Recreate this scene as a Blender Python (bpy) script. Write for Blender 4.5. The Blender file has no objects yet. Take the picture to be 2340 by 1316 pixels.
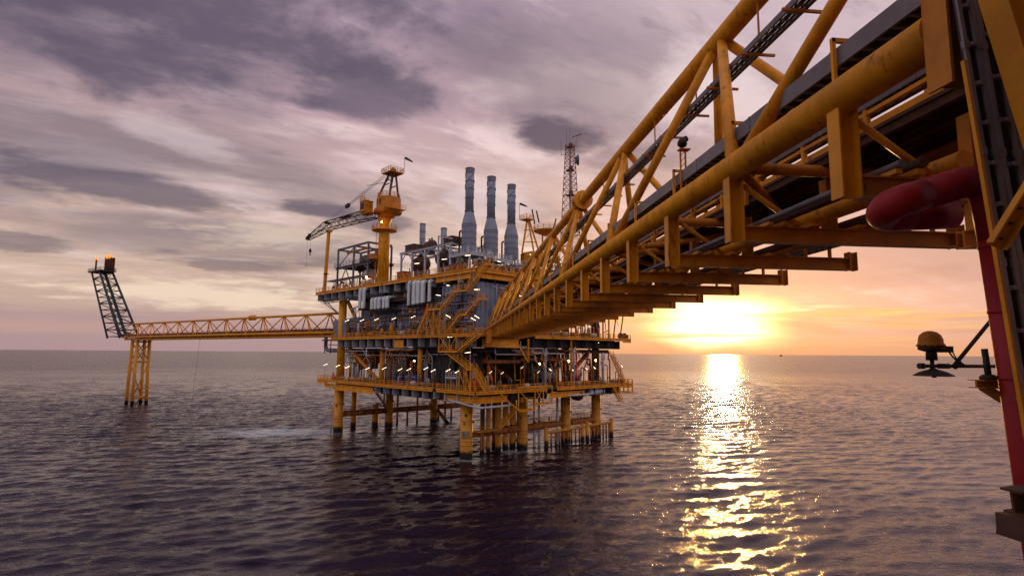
import bpy, math, random
import numpy as np
from mathutils import Vector, Matrix

random.seed(7)
S = bpy.context.scene
COL = S.collection
R = math.radians
PI = math.pi

# ------------------------------------------------------------------ materials
def nodes_of(m):
    m.use_nodes = True
    return m.node_tree.nodes, m.node_tree.links

def mat(name, base, rough=0.5, metal=0.0, var=0.25, scale=0.6, rust=None, rustamt=0.0, emit=None, estr=0.0, bump=0.0, band=None):
    m = bpy.data.materials.new(name)
    n, l = nodes_of(m)
    b = n['Principled BSDF']
    b.inputs['Roughness'].default_value = rough
    b.inputs['Metallic'].default_value = metal
    b.inputs['Specular IOR Level'].default_value = 0.32
    tc = n.new('ShaderNodeTexCoord')
    geo = n.new('ShaderNodeNewGeometry')
    noise = n.new('ShaderNodeTexNoise')
    noise.inputs['Scale'].default_value = scale
    noise.inputs['Detail'].default_value = 6
    noise.inputs['Roughness'].default_value = 0.65
    l.new(geo.outputs['Position'], noise.inputs['Vector'])
    mix = n.new('ShaderNodeMix'); mix.data_type = 'RGBA'
    dark = tuple(c * (1 - var) for c in base)
    lite = tuple(min(1, c * (1 + var * 0.6)) for c in base)
    mix.inputs[6].default_value = (*dark, 1); mix.inputs[7].default_value = (*lite, 1)
    mr = n.new('ShaderNodeMapRange')
    mr.inputs[1].default_value = 0.35; mr.inputs[2].default_value = 0.65
    l.new(noise.outputs['Fac'], mr.inputs[0]); l.new(mr.outputs[0], mix.inputs[0])
    out = mix.outputs[2]
    if rust:
        n2 = n.new('ShaderNodeTexNoise'); n2.inputs['Scale'].default_value = scale * 2.3
        n2.inputs['Detail'].default_value = 8; n2.inputs['Roughness'].default_value = 0.7
        mp = n.new('ShaderNodeMapping'); mp.inputs['Scale'].default_value = (1, 1, 0.3)
        l.new(geo.outputs['Position'], mp.inputs['Vector']); l.new(mp.outputs[0], n2.inputs['Vector'])
        m2 = n.new('ShaderNodeMapRange')
        m2.inputs[1].default_value = 0.66 - rustamt; m2.inputs[2].default_value = 0.74 - rustamt * 0.8
        l.new(n2.outputs['Fac'], m2.inputs[0])
        mx = n.new('ShaderNodeMix'); mx.data_type = 'RGBA'
        mx.inputs[7].default_value = (*rust, 1)
        l.new(m2.outputs[0], mx.inputs[0]); l.new(out, mx.inputs[6]); out = mx.outputs[2]
    if band:   # marine growth and splash-zone staining close to the water line
        sep = n.new('ShaderNodeSeparateXYZ'); l.new(geo.outputs['Position'], sep.inputs[0])
        ad = n.new('ShaderNodeMath'); ad.operation = 'MULTIPLY_ADD'
        ad.inputs[1].default_value = -2.6; l.new(noise.outputs['Fac'], ad.inputs[0]); l.new(sep.outputs['Z'], ad.inputs[2])
        m3 = n.new('ShaderNodeMapRange'); m3.inputs[1].default_value = band - 0.35; m3.inputs[2].default_value = band + 0.45
        m3.inputs[3].default_value = 1; m3.inputs[4].default_value = 0
        l.new(ad.outputs[0], m3.inputs[0])
        mx = n.new('ShaderNodeMix'); mx.data_type = 'RGBA'; mx.inputs[7].default_value = (0.018, 0.013, 0.012, 1)
        l.new(m3.outputs[0], mx.inputs[0]); l.new(out, mx.inputs[6]); out = mx.outputs[2]
    l.new(out, b.inputs['Base Color'])
    if bump:
        bp = n.new('ShaderNodeBump'); bp.inputs['Strength'].default_value = bump; bp.inputs['Distance'].default_value = 0.02
        n3 = n.new('ShaderNodeTexNoise'); n3.inputs['Scale'].default_value = 9; n3.inputs['Detail'].default_value = 4
        l.new(geo.outputs['Position'], n3.inputs['Vector'])
        l.new(n3.outputs['Fac'], bp.inputs['Height']); l.new(bp.outputs[0], b.inputs['Normal'])
    if emit:
        b.inputs['Emission Color'].default_value = (*emit, 1)
        b.inputs['Emission Strength'].default_value = estr
    return m

YEL = (0.82, 0.355, 0.010)
M = {}
M['yellow'] = mat('yellow_paint', YEL, 0.45, 0, 0.25, 0.7, (0.16, 0.055, 0.012), 0.08, bump=0.15)
M['chord'] = mat('yellow_chord_paint', YEL, 0.44, 0, 0.24, 1.5, (0.24, 0.085, 0.012), 0.085, bump=0.12)
M['leg'] = mat('yellow_leg_paint', (0.68, 0.315, 0.03), 0.5, 0, 0.2, 0.5, (0.16, 0.06, 0.015), 0.05, band=0.1)
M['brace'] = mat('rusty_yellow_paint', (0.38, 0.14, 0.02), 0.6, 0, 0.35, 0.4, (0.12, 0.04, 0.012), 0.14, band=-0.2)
M['grey'] = mat('grey_paint', (0.19, 0.21, 0.26), 0.5, 0, 0.25, 0.35, (0.10, 0.06, 0.04), 0.05)
M['wall'] = mat('blue_grey_cladding', (0.19, 0.24, 0.33), 0.45, 0, 0.45, 0.25, (0.10, 0.07, 0.06), 0.05)
M['light'] = mat('pale_grey_paint', (0.53, 0.59, 0.65), 0.45, 0, 0.18, 0.4, (0.22, 0.17, 0.13), 0.03)
M['stack'] = mat('stack_blue_grey', (0.27, 0.32, 0.41), 0.42, 0, 0.15, 0.5, (0.2, 0.15, 0.12), 0.02)
M['duct'] = mat('duct_pale_sheet', (0.72, 0.83, 0.86), 0.42, 0.0, 0.15, 0.8)
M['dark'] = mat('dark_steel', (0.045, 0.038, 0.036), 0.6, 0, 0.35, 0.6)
M['grating'] = mat('grating_steel', (0.11, 0.05, 0.03), 0.7, 0, 0.4, 0.8)
M['tray'] = mat('cable_tray_steel', (0.20, 0.19, 0.205), 0.45, 0.4, 0.2, 1.2)
M['rust'] = mat('rust_brown_steel', (0.12, 0.062, 0.042), 0.65, 0, 0.4, 0.5, (0.09, 0.03, 0.015), 0.1)
M['red'] = mat('red_pipe_paint', (0.36, 0.016, 0.022), 0.52, 0, 0.2, 1.5, bump=0.1)
M['redbox'] = mat('red_equipment_paint', (0.5, 0.05, 0.025), 0.5, 0, 0.25, 1)
M['orange'] = mat('orange_equipment_paint', (0.68, 0.16, 0.02), 0.5, 0, 0.25, 1)
M['beige'] = mat('beige_vessel_paint', (0.46, 0.40, 0.31), 0.5, 0, 0.22, 0.4, (0.2, 0.1, 0.05), 0.05)
M['white'] = mat('white_paint', (0.68, 0.69, 0.7), 0.45, 0, 0.15, 0.7)
M['blue'] = mat('blue_drum_paint', (0.045, 0.10, 0.24), 0.45, 0, 0.25, 1)
M['mast'] = mat('red_white_mast_paint', (0.20, 0.06, 0.055), 0.55, 0, 0.35, 0.25)
M['ladder'] = mat('cable_ladder_steel', (0.24, 0.215, 0.24), 0.5, 0.1, 0.25, 1.2)
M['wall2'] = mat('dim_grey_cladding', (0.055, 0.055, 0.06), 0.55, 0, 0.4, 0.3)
M['cable'] = mat('black_cable', (0.02, 0.018, 0.018), 0.6, 0, 0.1, 1)
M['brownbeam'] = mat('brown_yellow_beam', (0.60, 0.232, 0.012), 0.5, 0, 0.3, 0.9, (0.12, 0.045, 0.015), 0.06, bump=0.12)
M['flare'] = mat('flare_steel', (0.03, 0.055, 0.06), 0.55, 0, 0.3, 0.3)
M['flaretip'] = mat('burnt_flare_tip', (0.10, 0.03, 0.025), 0.6, 0.3, 0.4, 0.7)
M['glow'] = mat('lamp_tube_light', (0.9, 0.9, 0.8), 0.3, 0, 0.0, 1, emit=(1.0, 0.86, 0.55), estr=4.5)
M['flood'] = mat('sodium_flood_light', (0.9, 0.5, 0.2), 0.3, 0, 0.0, 1, emit=(1.0, 0.42, 0.09), estr=45)
M['flame'] = mat('gas_flame', (0.9, 0.4, 0.1), 0.5, 0, 0.0, 1, emit=(1.0, 0.27, 0.025), estr=1.0)

# ------------------------------------------------------------------ mesh builder
Z3 = Vector((0, 0, 1))
def frame_of(d, up=Z3):
    d = d.normalized()
    if abs(d.dot(up)) > 0.985: up = Vector((1, 0, 0))
    s = d.cross(up).normalized(); t = s.cross(d).normalized()
    return s, t
def offset(o):
    return Vector(o)
class MB:
    def __init__(self, o=(0, 0, 0)):
        self.v = []; self.f = []; self.s = []; self.o = Vector(o)
    def add(self, vs, fs, smooth=False):
        b = len(self.v)
        self.v += [tuple(Vector(v) - self.o) for v in vs]
        self.f += [tuple(i + b for i in f) for f in fs]
        self.s += ([smooth] * len(fs) if isinstance(smooth, bool) else list(smooth))
        return self
    def box(self, c, s, rz=0.0):
        c = Vector(c); hx, hy, hz = s[0] / 2, s[1] / 2, s[2] / 2
        ca, sa = math.cos(rz), math.sin(rz)
        vs = [c + Vector((x * ca - y * sa, x * sa + y * ca, z)) for z in (-hz, hz) for x, y in ((-hx, -hy), (hx, -hy), (hx, hy), (-hx, hy))]
        return self.add(vs, [(3, 2, 1, 0), (4, 5, 6, 7), (0, 1, 5, 4), (1, 2, 6, 5), (2, 3, 7, 6), (3, 0, 4, 7)])
    def span(self, a, b):
        return self.box([(a[i] + b[i]) / 2 for i in range(3)], [abs(b[i] - a[i]) for i in range(3)])
    def bar(self, p, q, w, h, up=Z3):
        p = Vector(p); q = Vector(q); s, t = frame_of(q - p, up)
        vs = [e + s * (a * w / 2) + t * (b * h / 2) for e in (p, q) for a, b in ((-1, -1), (1, -1), (1, 1), (-1, 1))]
        return self.add(vs, [(3, 2, 1, 0), (4, 5, 6, 7), (0, 1, 5, 4), (1, 2, 6, 5), (2, 3, 7, 6), (3, 0, 4, 7)])
    def ibeam(self, p, q, w, h, up=Z3, tf=None, tw=None):
        p = Vector(p); q = Vector(q); s, t = frame_of(q - p, up)
        tf = tf or h * 0.09; tw = tw or w * 0.12
        a, b, c, d = w / 2, h / 2, h / 2 - tf, tw / 2
        pr = [(-a, -b), (a, -b), (a, -c), (d, -c), (d, c), (a, c), (a, b), (-a, b), (-a, c), (-d, c), (-d, -c), (-a, -c)]
        n = 12
        vs = [e + s * x + t * y for e in (p, q) for x, y in pr]
        fs = [(i, (i + 1) % n, (i + 1) % n + n, i + n) for i in range(n)]
        fs += [(11, 2, 1, 0), (10, 3, 2, 11), (9, 4, 3, 10), (8, 5, 4, 9), (7, 6, 5, 8)]
        fs += [(12, 13, 14, 23), (23, 14, 15, 22), (22, 15, 16, 21), (21, 16, 17, 20), (20, 17, 18, 19)]
        return self.add(vs, fs)
    def tube(self, p, q, r, r2=None, n=10, caps=True):
        p = Vector(p); q = Vector(q); r2 = r if r2 is None else r2
        s, t = frame_of(q - p)
        vs = [e + (s * math.cos(2 * PI * i / n) + t * math.sin(2 * PI * i / n)) * rr for e, rr in ((p, r), (q, r2)) for i in range(n)]
        fs = [(i, (i + 1) % n, n + (i + 1) % n, n + i) for i in range(n)]; sm = [True] * n
        if caps:
            fs += [tuple(range(n - 1, -1, -1)), tuple(range(n, 2 * n))]; sm += [False, False]
        return self.add(vs, fs, sm)
    def path(self, pts, r, n=8, bend=0.0, seg=5):
        pts = [Vector(p) for p in pts]
        if bend > 0:
            o = [pts[0]]
            for i in range(1, len(pts) - 1):
                a, b, c = pts[i - 1], pts[i], pts[i + 1]
                k = min(bend, (a - b).length * .49, (c - b).length * .49)
                p0 = b + (a - b).normalized() * k; p1 = b + (c - b).normalized() * k
                for j in range(seg + 1):
                    u = j / seg
                    o.append(p0 * (1 - u) ** 2 + b * 2 * u * (1 - u) + p1 * u * u)
            o.append(pts[-1]); pts = o
        vs = []; fs = []; s = None
        for i, p in enumerate(pts):
            d = (pts[min(i + 1, len(pts) - 1)] - pts[max(i - 1, 0)])
            if d.length < 1e-9: d = Vector((0, 0, 1))
            d.normalize()
            if s is None: s, t = frame_of(d)
            else:
                s = (s - d * s.dot(d)).normalized(); t = s.cross(d).normalized()
            for j in range(n):
                a = 2 * PI * j / n
                vs.append(p + (s * math.cos(a) + t * math.sin(a)) * r)
        for i in range(len(pts) - 1):
            for j in range(n):
                fs.append((i * n + j, i * n + (j + 1) % n, (i + 1) * n + (j + 1) % n, (i + 1) * n + j))
        sm = [True] * len(fs)
        fs += [tuple(range(n - 1, -1, -1)), tuple(range((len(pts) - 1) * n, len(pts) * n))]; sm += [False, False]
        return self.add(vs, fs, sm)
    def lathe(self, c, prof, n=20, axis=None, smooth=True):
        c = Vector(c); ax = Vector(axis).normalized() if axis else Z3
        if axis: s, t = frame_of(ax)
        else: s, t = Vector((1, 0, 0)), Vector((0, 1, 0))
        vs = [c + ax * z + (s * math.cos(2 * PI * i / n) + t * math.sin(2 * PI * i / n)) * r for r, z in prof for i in range(n)]
        k = len(prof)
        fs = [(j * n + i, j * n + (i + 1) % n, (j + 1) * n + (i + 1) % n, (j + 1) * n + i) for j in range(k - 1) for i in range(n)]
        sm = [smooth] * len(fs)
        fs += [tuple(range(n - 1, -1, -1)), tuple(range((k - 1) * n, k * n))]; sm += [False, False]
        return self.add(vs, fs, sm)
    def hoop(self, c, R_, r, n=20, m=5, axis=None):
        c = Vector(c); ax = Vector(axis).normalized() if axis else Z3
        s, t = frame_of(ax) if axis else (Vector((1, 0, 0)), Vector((0, 1, 0)))
        vs = []; fs = []
        for i in range(n):
            a = 2 * PI * i / n; d = s * math.cos(a) + t * math.sin(a)
            for j in range(m):
                b = 2 * PI * j / m
                vs.append(c + d * (R_ + r * math.cos(b)) + ax * (r * math.sin(b)))
        for i in range(n):
            for j in range(m):
                fs.append((i * m + j, ((i + 1) % n) * m + j, ((i + 1) % n) * m + (j + 1) % m, i * m + (j + 1) % m))
        return self.add(vs, fs, True)
    def rail(self, pts, h=1.15, step=1.9, r=0.05, kick=True, close=False):
        pts = [Vector(p) for p in pts]
        if close: pts.append(pts[0])
        for a, b in zip(pts, pts[1:]):
            L = (b - a).length; k = max(1, round(L / step))
            for i in range(k + 1):
                p = a.lerp(b, i / k); self.bar(p, p + Z3 * h, r * 2.1, r * 2.1)
            for hh in (h, h * .66, h * .33):
                self.bar(a + Z3 * hh, b + Z3 * hh, r * 1.7, r * 1.7)
            if kick: self.bar(a + Z3 * 0.08, b + Z3 * 0.08, 0.03, 0.16)
        return self
    def corrug(self, a, b, z0, z1, pitch=1.25, depth=0.28):
        a = Vector((a[0], a[1], 0)); b = Vector((b[0], b[1], 0)); d = (b - a); L = d.length; d.normalize()
        nrm = Vector((d.y, -d.x, 0)); k = max(1, round(L / pitch)); p = L / k
        pts = []
        for i in range(k):
            x = i * p
            pts += [(x, 0), (x + p * .32, 0), (x + p * .5, depth), (x + p * .82, depth)]
        pts.append((L, 0))
        vs = [a + d * x + nrm * y + Z3 * z for z in (z0, z1) for x, y in pts]
        n = len(pts)
        fs = [(i, i + 1, n + i + 1, n + i) for i in range(n - 1)]
        bk = [a - nrm * .12 + Z3 * z0, b - nrm * .12 + Z3 * z0, b - nrm * .12 + Z3 * z1, a - nrm * .12 + Z3 * z1]
        self.add(vs, fs)
        return self.add(bk, [(1, 0, 3, 2)])
    def build(self, name, m, parent=None, M_=None):
        me = bpy.data.meshes.new(name)
        me.from_pydata(self.v, [], self.f)
        me.polygons.foreach_set('use_smooth', self.s)
        me.materials.append(m)
        me.update()
        o = bpy.data.objects.new(name, me); COL.objects.link(o)
        if parent: o.parent = parent
        if M_ is not None: o.matrix_world = M_
        return o

def tag(o, label=None, cat=None, group=None, kind=None):
    if label: o['label'] = label
    if cat: o['category'] = cat
    if group: o['group'] = group
    if kind: o['kind'] = kind
    return o
def thing(name, label, cat, loc=(0, 0, 0), rz=0.0, group=None):
    o = bpy.data.objects.new(name, None); COL.objects.link(o)
    o.empty_display_size = 0.5
    o.location = loc; o.rotation_euler = (0, 0, rz)
    return tag(o, label, cat, group)
def copy_tree(o, parent=None):
    c = o.copy(); COL.objects.link(c)
    if parent: c.parent = parent
    for ch in list(o.children): copy_tree(ch, c)
    return c

# ------------------------------------------------------------------ camera
H = 21.0
cam = bpy.data.cameras.new('camera'); co = bpy.data.objects.new('camera', cam); COL.objects.link(co)
cam.sensor_fit = 'HORIZONTAL'; cam.sensor_width = 36; cam.lens = 20.0
cam.clip_start = 0.2; cam.clip_end = 80000
th, pt, ro = R(5.93), R(6.5), R(0.39)
fw = Vector((math.sin(th) * math.cos(pt), math.cos(th) * math.cos(pt), math.sin(pt)))
r0 = Vector((math.cos(th), -math.sin(th), 0)); u0 = r0.cross(fw)
rv = r0 * math.cos(ro) + u0 * math.sin(ro); uv_ = -r0 * math.sin(ro) + u0 * math.cos(ro)
mw = Matrix((rv, uv_, -fw)).transposed().to_4x4(); mw.translation = Vector((0, 0, H))
co.matrix_world = mw
S.camera = co

# ------------------------------------------------------------------ sky
SUN_AZ, SUN_EL = R(26.2), R(3.2)
def build_world():
    w = bpy.data.worlds.new('World'); S.world = w; w.use_nodes = True
    n, l = w.node_tree.nodes, w.node_tree.links
    n.clear()
    def val(x):
        return x
    def mth(op, a, b=None, c=None, clamp=False):
        k = n.new('ShaderNodeMath'); k.operation = op; k.use_clamp = clamp
        for i, x in enumerate((a, b, c)):
            if x is None: continue
            if isinstance(x, (int, float)): k.inputs[i].default_value = x
            else: l.new(x, k.inputs[i])
        return k.outputs[0]
    def smooth(x, a, b, o0=0.0, o1=1.0):
        k = n.new('ShaderNodeMapRange'); k.interpolation_type = 'SMOOTHSTEP'
        l.new(x, k.inputs[0]); k.inputs[1].default_value = a; k.inputs[2].default_value = b
        k.inputs[3].default_value = o0; k.inputs[4].default_value = o1
        return k.outputs[0]
    def mixc(f, a, b):
        k = n.new('ShaderNodeMix'); k.data_type = 'RGBA'; k.clamp_factor = True
        if isinstance(f, (int, float)): k.inputs[0].default_value = f
        else: l.new(f, k.inputs[0])
        for i, x in ((6, a), (7, b)):
            if isinstance(x, tuple): k.inputs[i].default_value = (*x, 1)
            else: l.new(x, k.inputs[i])
        return k.outputs[2]
    def noise(vec, scale, detail=6, rough=0.55, dist=0.0):
        k = n.new('ShaderNodeTexNoise'); l.new(vec, k.inputs['Vector'])
        k.inputs['Scale'].default_value = scale; k.inputs['Detail'].default_value = detail
        k.inputs['Roughness'].default_value = rough; k.inputs['Distortion'].default_value = dist
        return k.outputs['Fac']
    def comb(x, y, z):
        k = n.new('ShaderNodeCombineXYZ')
        for i, a in enumerate((x, y, z)):
            if isinstance(a, (int, float)): k.inputs[i].default_value = a
            else: l.new(a, k.inputs[i])
        return k.outputs[0]
    tc = n.new('ShaderNodeTexCoord')
    sp = n.new('ShaderNodeSeparateXYZ'); l.new(tc.outputs['Generated'], sp.inputs[0])
    x, y, z = sp.outputs
    e = mth('ARCSINE', z)
    sx, sy = math.sin(SUN_AZ), math.cos(SUN_AZ)
    al = mth('MULTIPLY_ADD', y, sy, mth('MULTIPLY', x, sx))
    cr = mth('MULTIPLY_ADD', x, sy, mth('MULTIPLY', y, -sx))
    psi = mth('ARCTAN2', cr, al)                       # azimuth from the sun, right positive
    ep = mth('MAXIMUM', e, 0.0)
    # cloud sheet coordinates
    zz = mth('ADD', mth('MAXIMUM', z, 0.0), 0.10)
    px = mth('DIVIDE', x, zz); py = mth('DIVIDE', y, zz)
    # streaks run slightly across the view
    ca, sa = math.cos(R(-24)), math.sin(R(-24))
    qx = mth('MULTIPLY_ADD', px, ca, mth('MULTIPLY', py, -sa)); qy = mth('MULTIPLY_ADD', px, sa, mth('MULTIPLY', py, ca))
    pv = comb(mth('MULTIPLY', qx, 0.5), mth('MULTIPLY', qy, 0.95), 1.7)
    nA = noise(pv, 0.9, 6, 0.56, 0.25)
    pv2 = comb(mth('MULTIPLY', qx, 0.75), mth('MULTIPLY', qy, 1.25), 6.3)
    nB = noise(pv2, 1.9, 6, 0.58, 0.25)
    pv3 = comb(mth('MULTIPLY', px, 1.0), mth('MULTIPLY', py, 1.0), 11.3)
    nC = noise(pv3, 3.2, 5, 0.6, 0.3)
    # band coordinates near the horizon
    bv = comb(mth('MULTIPLY', psi, 2.1), mth('MULTIPLY', e, 17.0), 3.1)
    nH = noise(bv, 1.5, 5, 0.55, 0.5)
    # base gradient by elevation
    cr_ = n.new('ShaderNodeValToRGB'); l.new(mth('DIVIDE', ep, R(60)), cr_.inputs[0])
    els = cr_.color_ramp.elements
    stops = [(0.0, (0.50, 0.345, 0.315)), (0.06, (0.57, 0.395, 0.335)), (0.13, (0.74, 0.52, 0.40)), (0.24, (0.66, 0.47, 0.42)),
             (0.38, (0.53, 0.355, 0.405)), (0.55, (0.43, 0.305, 0.385)), (0.75, (0.275, 0.19, 0.335)), (1.0, (0.25, 0.175, 0.35))]
    els[0].position = 0; els[0].color = (*stops[0][1], 1); els[1].position = 1; els[1].color = (*stops[-1][1], 1)
    for p, c in stops[1:-1]:
        k = els.new(p); k.color = (*c, 1)
    sky = cr_.outputs[0]
    # right-hand side towards the sun is rosier and brighter
    g_r = mth('MULTIPLY', smooth(psi, -0.55, 0.1), smooth(e, 0.42, 0.12))
    sky = mixc(mth('MULTIPLY', g_r, 0.75), sky, (0.74, 0.42, 0.37))
    g_hi = mth('MULTIPLY', smooth(psi, -0.45, 0.0), smooth(e, 0.22, 0.48))
    sky = mixc(mth('MULTIPLY', g_hi, 0.8), sky, (0.66, 0.51, 0.56))
    # pale openings
    sky = mixc(mth('MULTIPLY', smooth(nB, 0.50, 0.70), mth('MULTIPLY', smooth(e, 0.02, 0.16), 0.75)), sky, (0.98, 0.76, 0.74))
    # fine wisps
    nD = noise(comb(mth('MULTIPLY', qx, 1.1), mth('MULTIPLY', qy, 2.6), 21.0), 3.6, 5, 0.65, 0.4)
    sky = mixc(mth('MULTIPLY', smooth(nD, 0.52, 0.74), mth('MULTIPLY', smooth(e, 0.05, 0.2), 0.45)), sky, (0.90, 0.72, 0.73))
    sky = mixc(mth('MULTIPLY', smooth(nD, 0.46, 0.28), mth('MULTIPLY', smooth(e, 0.05, 0.2), 0.4)), sky, (0.25, 0.185, 0.235))
    # dark sheets
    dk = smooth(nA, 0.44, 0.66)
    dk = mth('MULTIPLY', dk, mth('MULTIPLY', smooth(e, 0.05, 0.2), smooth(psi, 0.15, -0.35, 0.35, 1.0)))
    sky = mixc(mth('MULTIPLY', dk, 0.76), sky, (0.165, 0.122, 0.17))
    # placed clouds: azimuth from the sun, elevation, half sizes, tilt, weight
    def blob(p0, e0, sp_, se, tilt, wgt, warp=1.5):
        a = mth('SUBTRACT', psi, p0); b = mth('SUBTRACT', e, e0)
        b = mth('MULTIPLY_ADD', a, tilt, b)
        wv = mth('MULTIPLY', mth('SUBTRACT', nC, 0.5), warp)
        wv2 = mth('MULTIPLY', mth('SUBTRACT', nB, 0.5), warp * 1.6)
        a = mth('DIVIDE', a, sp_); b = mth('DIVIDE', b, se)
        r2 = mth('SQRT', mth('MULTIPLY_ADD', a, a, mth('MULTIPLY', b, b)))
        r2 = mth('ADD', mth('ADD', r2, wv), wv2)
        return mth('MULTIPLY', smooth(r2, 1.05, 0.4), wgt)
    DK = (0.108, 0.080, 0.130)
    for args in [(-0.285, 0.375, 0.12, 0.045, 0.05, 1.0), (-0.62, 0.42, 0.13, 0.05, 0.0, 0.75), (-0.98, 0.24, 0.22, 0.04, 0.06, 0.75),
                 (-0.70, 0.235, 0.10, 0.018, 0.02, 0.8), (-0.58, 0.215, 0.05, 0.018, 0.0, 0.6),
                 (-1.0, 0.55, 0.5, 0.2, 0.0, 0.9), (-0.85, 0.9, 0.9, 0.28, 0.0, 0.8), (-1.12, 0.145, 0.16, 0.016, 0.05, 0.6), (-0.80, 0.135, 0.16, 0.014, 0.05, 0.55), (-0.60, 0.15, 0.12, 0.022, 0.0, 0.5),
                 (-0.74, 0.098, 0.05, 0.008, 0.0, 0.6), (-0.14, 0.33, 0.12, 0.03, 0.0, 0.4), (0.28, 0.12, 0.05, 0.010, 0, 0.35)]:
        sky = mixc(blob(*args), sky, DK)
    # brighter gaps
    for args in [(-0.84, 0.085, 0.20, 0.028, 0.0, 0.75), (-0.55, 0.12, 0.12, 0.035, 0.0, 0.6), (-0.75, 0.185, 0.15, 0.03, 0, 0.45), (-0.03, 0.43, 0.14, 0.08, 0, 0.6), (-0.40, 0.27, 0.10, 0.05, 0, 0.45), (-0.9, 0.32, 0.10, 0.025, 0.1, 0.35)]:
        sky = mixc(blob(*args), sky, (0.95, 0.75, 0.58) if args[1] < 0.2 else (0.93, 0.76, 0.77))
    # violet bank on the horizon at the left
    bank = mth('MULTIPLY', smooth(mth('MULTIPLY_ADD', mth('SUBTRACT', nH, 0.5), 0.05, e), 0.066, 0.046), smooth(psi, -0.22, -0.6))
    sky = mixc(mth('MULTIPLY', bank, 0.6), sky, (0.42, 0.27, 0.295))
    pk = mth('MULTIPLY', mth('MULTIPLY', smooth(e, 0.018, 0.030), smooth(e, 0.046, 0.033)), smooth(psi, -0.7, -1.1))
    sky = mixc(mth('MULTIPLY', pk, 0.35), sky, (0.70, 0.40, 0.33))
    # sunset glow
    d_p = mth('DIVIDE', psi, 0.27); d_e = mth('DIVIDE', mth('SUBTRACT', e, 0.045), 0.062)
    gl = mth('EXPONENT', mth('MULTIPLY', mth('MULTIPLY_ADD', d_p, d_p, mth('MULTIPLY', d_e, d_e)), -1.0))
    sky = mixc(mth('MULTIPLY', gl, 0.5), sky, (1.05, 0.52, 0.27))
    low = mth('MULTIPLY', smooth(e, 0.04, 0.0), smooth(psi, -0.5, -0.15))
    sky = mixc(mth('MULTIPLY', low, 0.75), sky, (0.84, 0.40, 0.17))
    # mauve bank over the sun and streaks across it
    over = mth('MULTIPLY', smooth(mth('MULTIPLY_ADD', mth('SUBTRACT', nH, 0.5), 0.07, e), 0.090, 0.115), smooth(e, 0.30, 0.14))
    over = mth('MULTIPLY', over, smooth(psi, -0.2, 0.02))
    sky = mixc(mth('MULTIPLY', over, 0.75), sky, (0.56, 0.31, 0.285))
    strk = mth('MULTIPLY', smooth(nH, 0.52, 0.66), mth('MULTIPLY', smooth(e, 0.012, 0.03), smooth(e, 0.16, 0.09)))
    strk = mth('MULTIPLY', strk, smooth(psi, -0.32, -0.1))
    sky = mixc(mth('MULTIPLY', strk, 0.75), sky, (0.62, 0.34, 0.24))
    yb = mth('MULTIPLY', blob(0.27, 0.054, 0.17, 0.013, 0.03, 0.9, 1.3), smooth(nH, 0.62, 0.45))
    sky = mixc(yb, sky, (1.15, 0.72, 0.17))
    # white-hot core behind thin cloud
    c_p = mth('DIVIDE', mth('ADD', psi, 0.008), 0.098); c_e = mth('DIVIDE', mth('SUBTRACT', e, 0.052), 0.040)
    r_ = mth('SQRT', mth('MULTIPLY_ADD', c_p, c_p, mth('MULTIPLY', c_e, c_e)))
    r_ = mth('ADD', r_, mth('MULTIPLY', mth('SUBTRACT', nH, 0.5), 1.1))
    sky = mixc(mth('MULTIPLY', smooth(r_, 1.45, 0.9), 0.75), sky, (1.5, 1.0, 0.42))
    sky = mixc(smooth(r_, 1.15, 0.45), sky, (1.75, 1.5, 1.22))
    nS = noise(comb(mth('MULTIPLY', psi, 4.0), mth('MULTIPLY', e, 62.0), 9.0), 1.3, 4, 0.55, 0.3)
    s2 = mth('MULTIPLY', smooth(nS, 0.54, 0.66), mth('MULTIPLY', smooth(e, 0.006, 0.02), smooth(e, 0.085, 0.06)))
    s2 = mth('MULTIPLY', s2, smooth(psi, -0.3, -0.1))
    sky = mixc(mth('MULTIPLY', s2, 0.7), sky, (0.95, 0.50, 0.20))
    tail = mth('MULTIPLY', smooth(nH, 0.50, 0.40), blob(0.15, 0.058, 0.16, 0.020, 0.0, 0.9, 0.3))
    sky = mixc(tail, sky, (1.7, 1.35, 0.75))
    # below the horizon: dark sea colour
    sky = mixc(smooth(z, -0.002, -0.02), sky, (0.03, 0.022, 0.03))
    # physical sky adds the cool fill overhead and behind
    st = n.new('ShaderNodeTexSky'); st.sky_type = 'NISHITA'; st.sun_disc = False
    st.sun_elevation = SUN_EL; st.sun_rotation = SUN_AZ
    st.air_density = 1.2; st.dust_density = 3
    bg2 = n.new('ShaderNodeBackground'); l.new(st.outputs[0], bg2.inputs[0]); bg2.inputs[1].default_value = 0.018
    # unseen sky behind the camera, brightened to light the faces towards it
    back = mth('MULTIPLY', smooth(al, 0.2, -0.5), smooth(e, 0.25, 0.75))
    sky = mixc(mth('MULTIPLY', back, 0.85), sky, (0.95, 0.74, 0.76))
    dusk = mth('MULTIPLY', smooth(al, 0.2, -0.35), smooth(e, 0.45, 0.1))  # low sky behind the camera, tinted for a bluish fill on the walls
    sky = mixc(mth('MULTIPLY', dusk, 0.8), sky, (0.34, 0.30, 0.38))
    bg = n.new('ShaderNodeBackground'); l.new(sky, bg.inputs[0]); bg.inputs[1].default_value = 0.88
    ad = n.new('ShaderNodeAddShader'); l.new(bg.outputs[0], ad.inputs[0]); l.new(bg2.outputs[0], ad.inputs[1])
    out = n.new('ShaderNodeOutputWorld'); l.new(ad.outputs[0], out.inputs[0])
    w.cycles.sampling_method = 'MANUAL'; w.cycles.sample_map_resolution = 1024
build_world()
sun = bpy.data.lights.new('sun', 'SUN'); so = bpy.data.objects.new('sun', sun); COL.objects.link(so)
sun.energy = 0.9; sun.angle = R(2.0); sun.color = (1.0, 0.52, 0.13)
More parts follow.
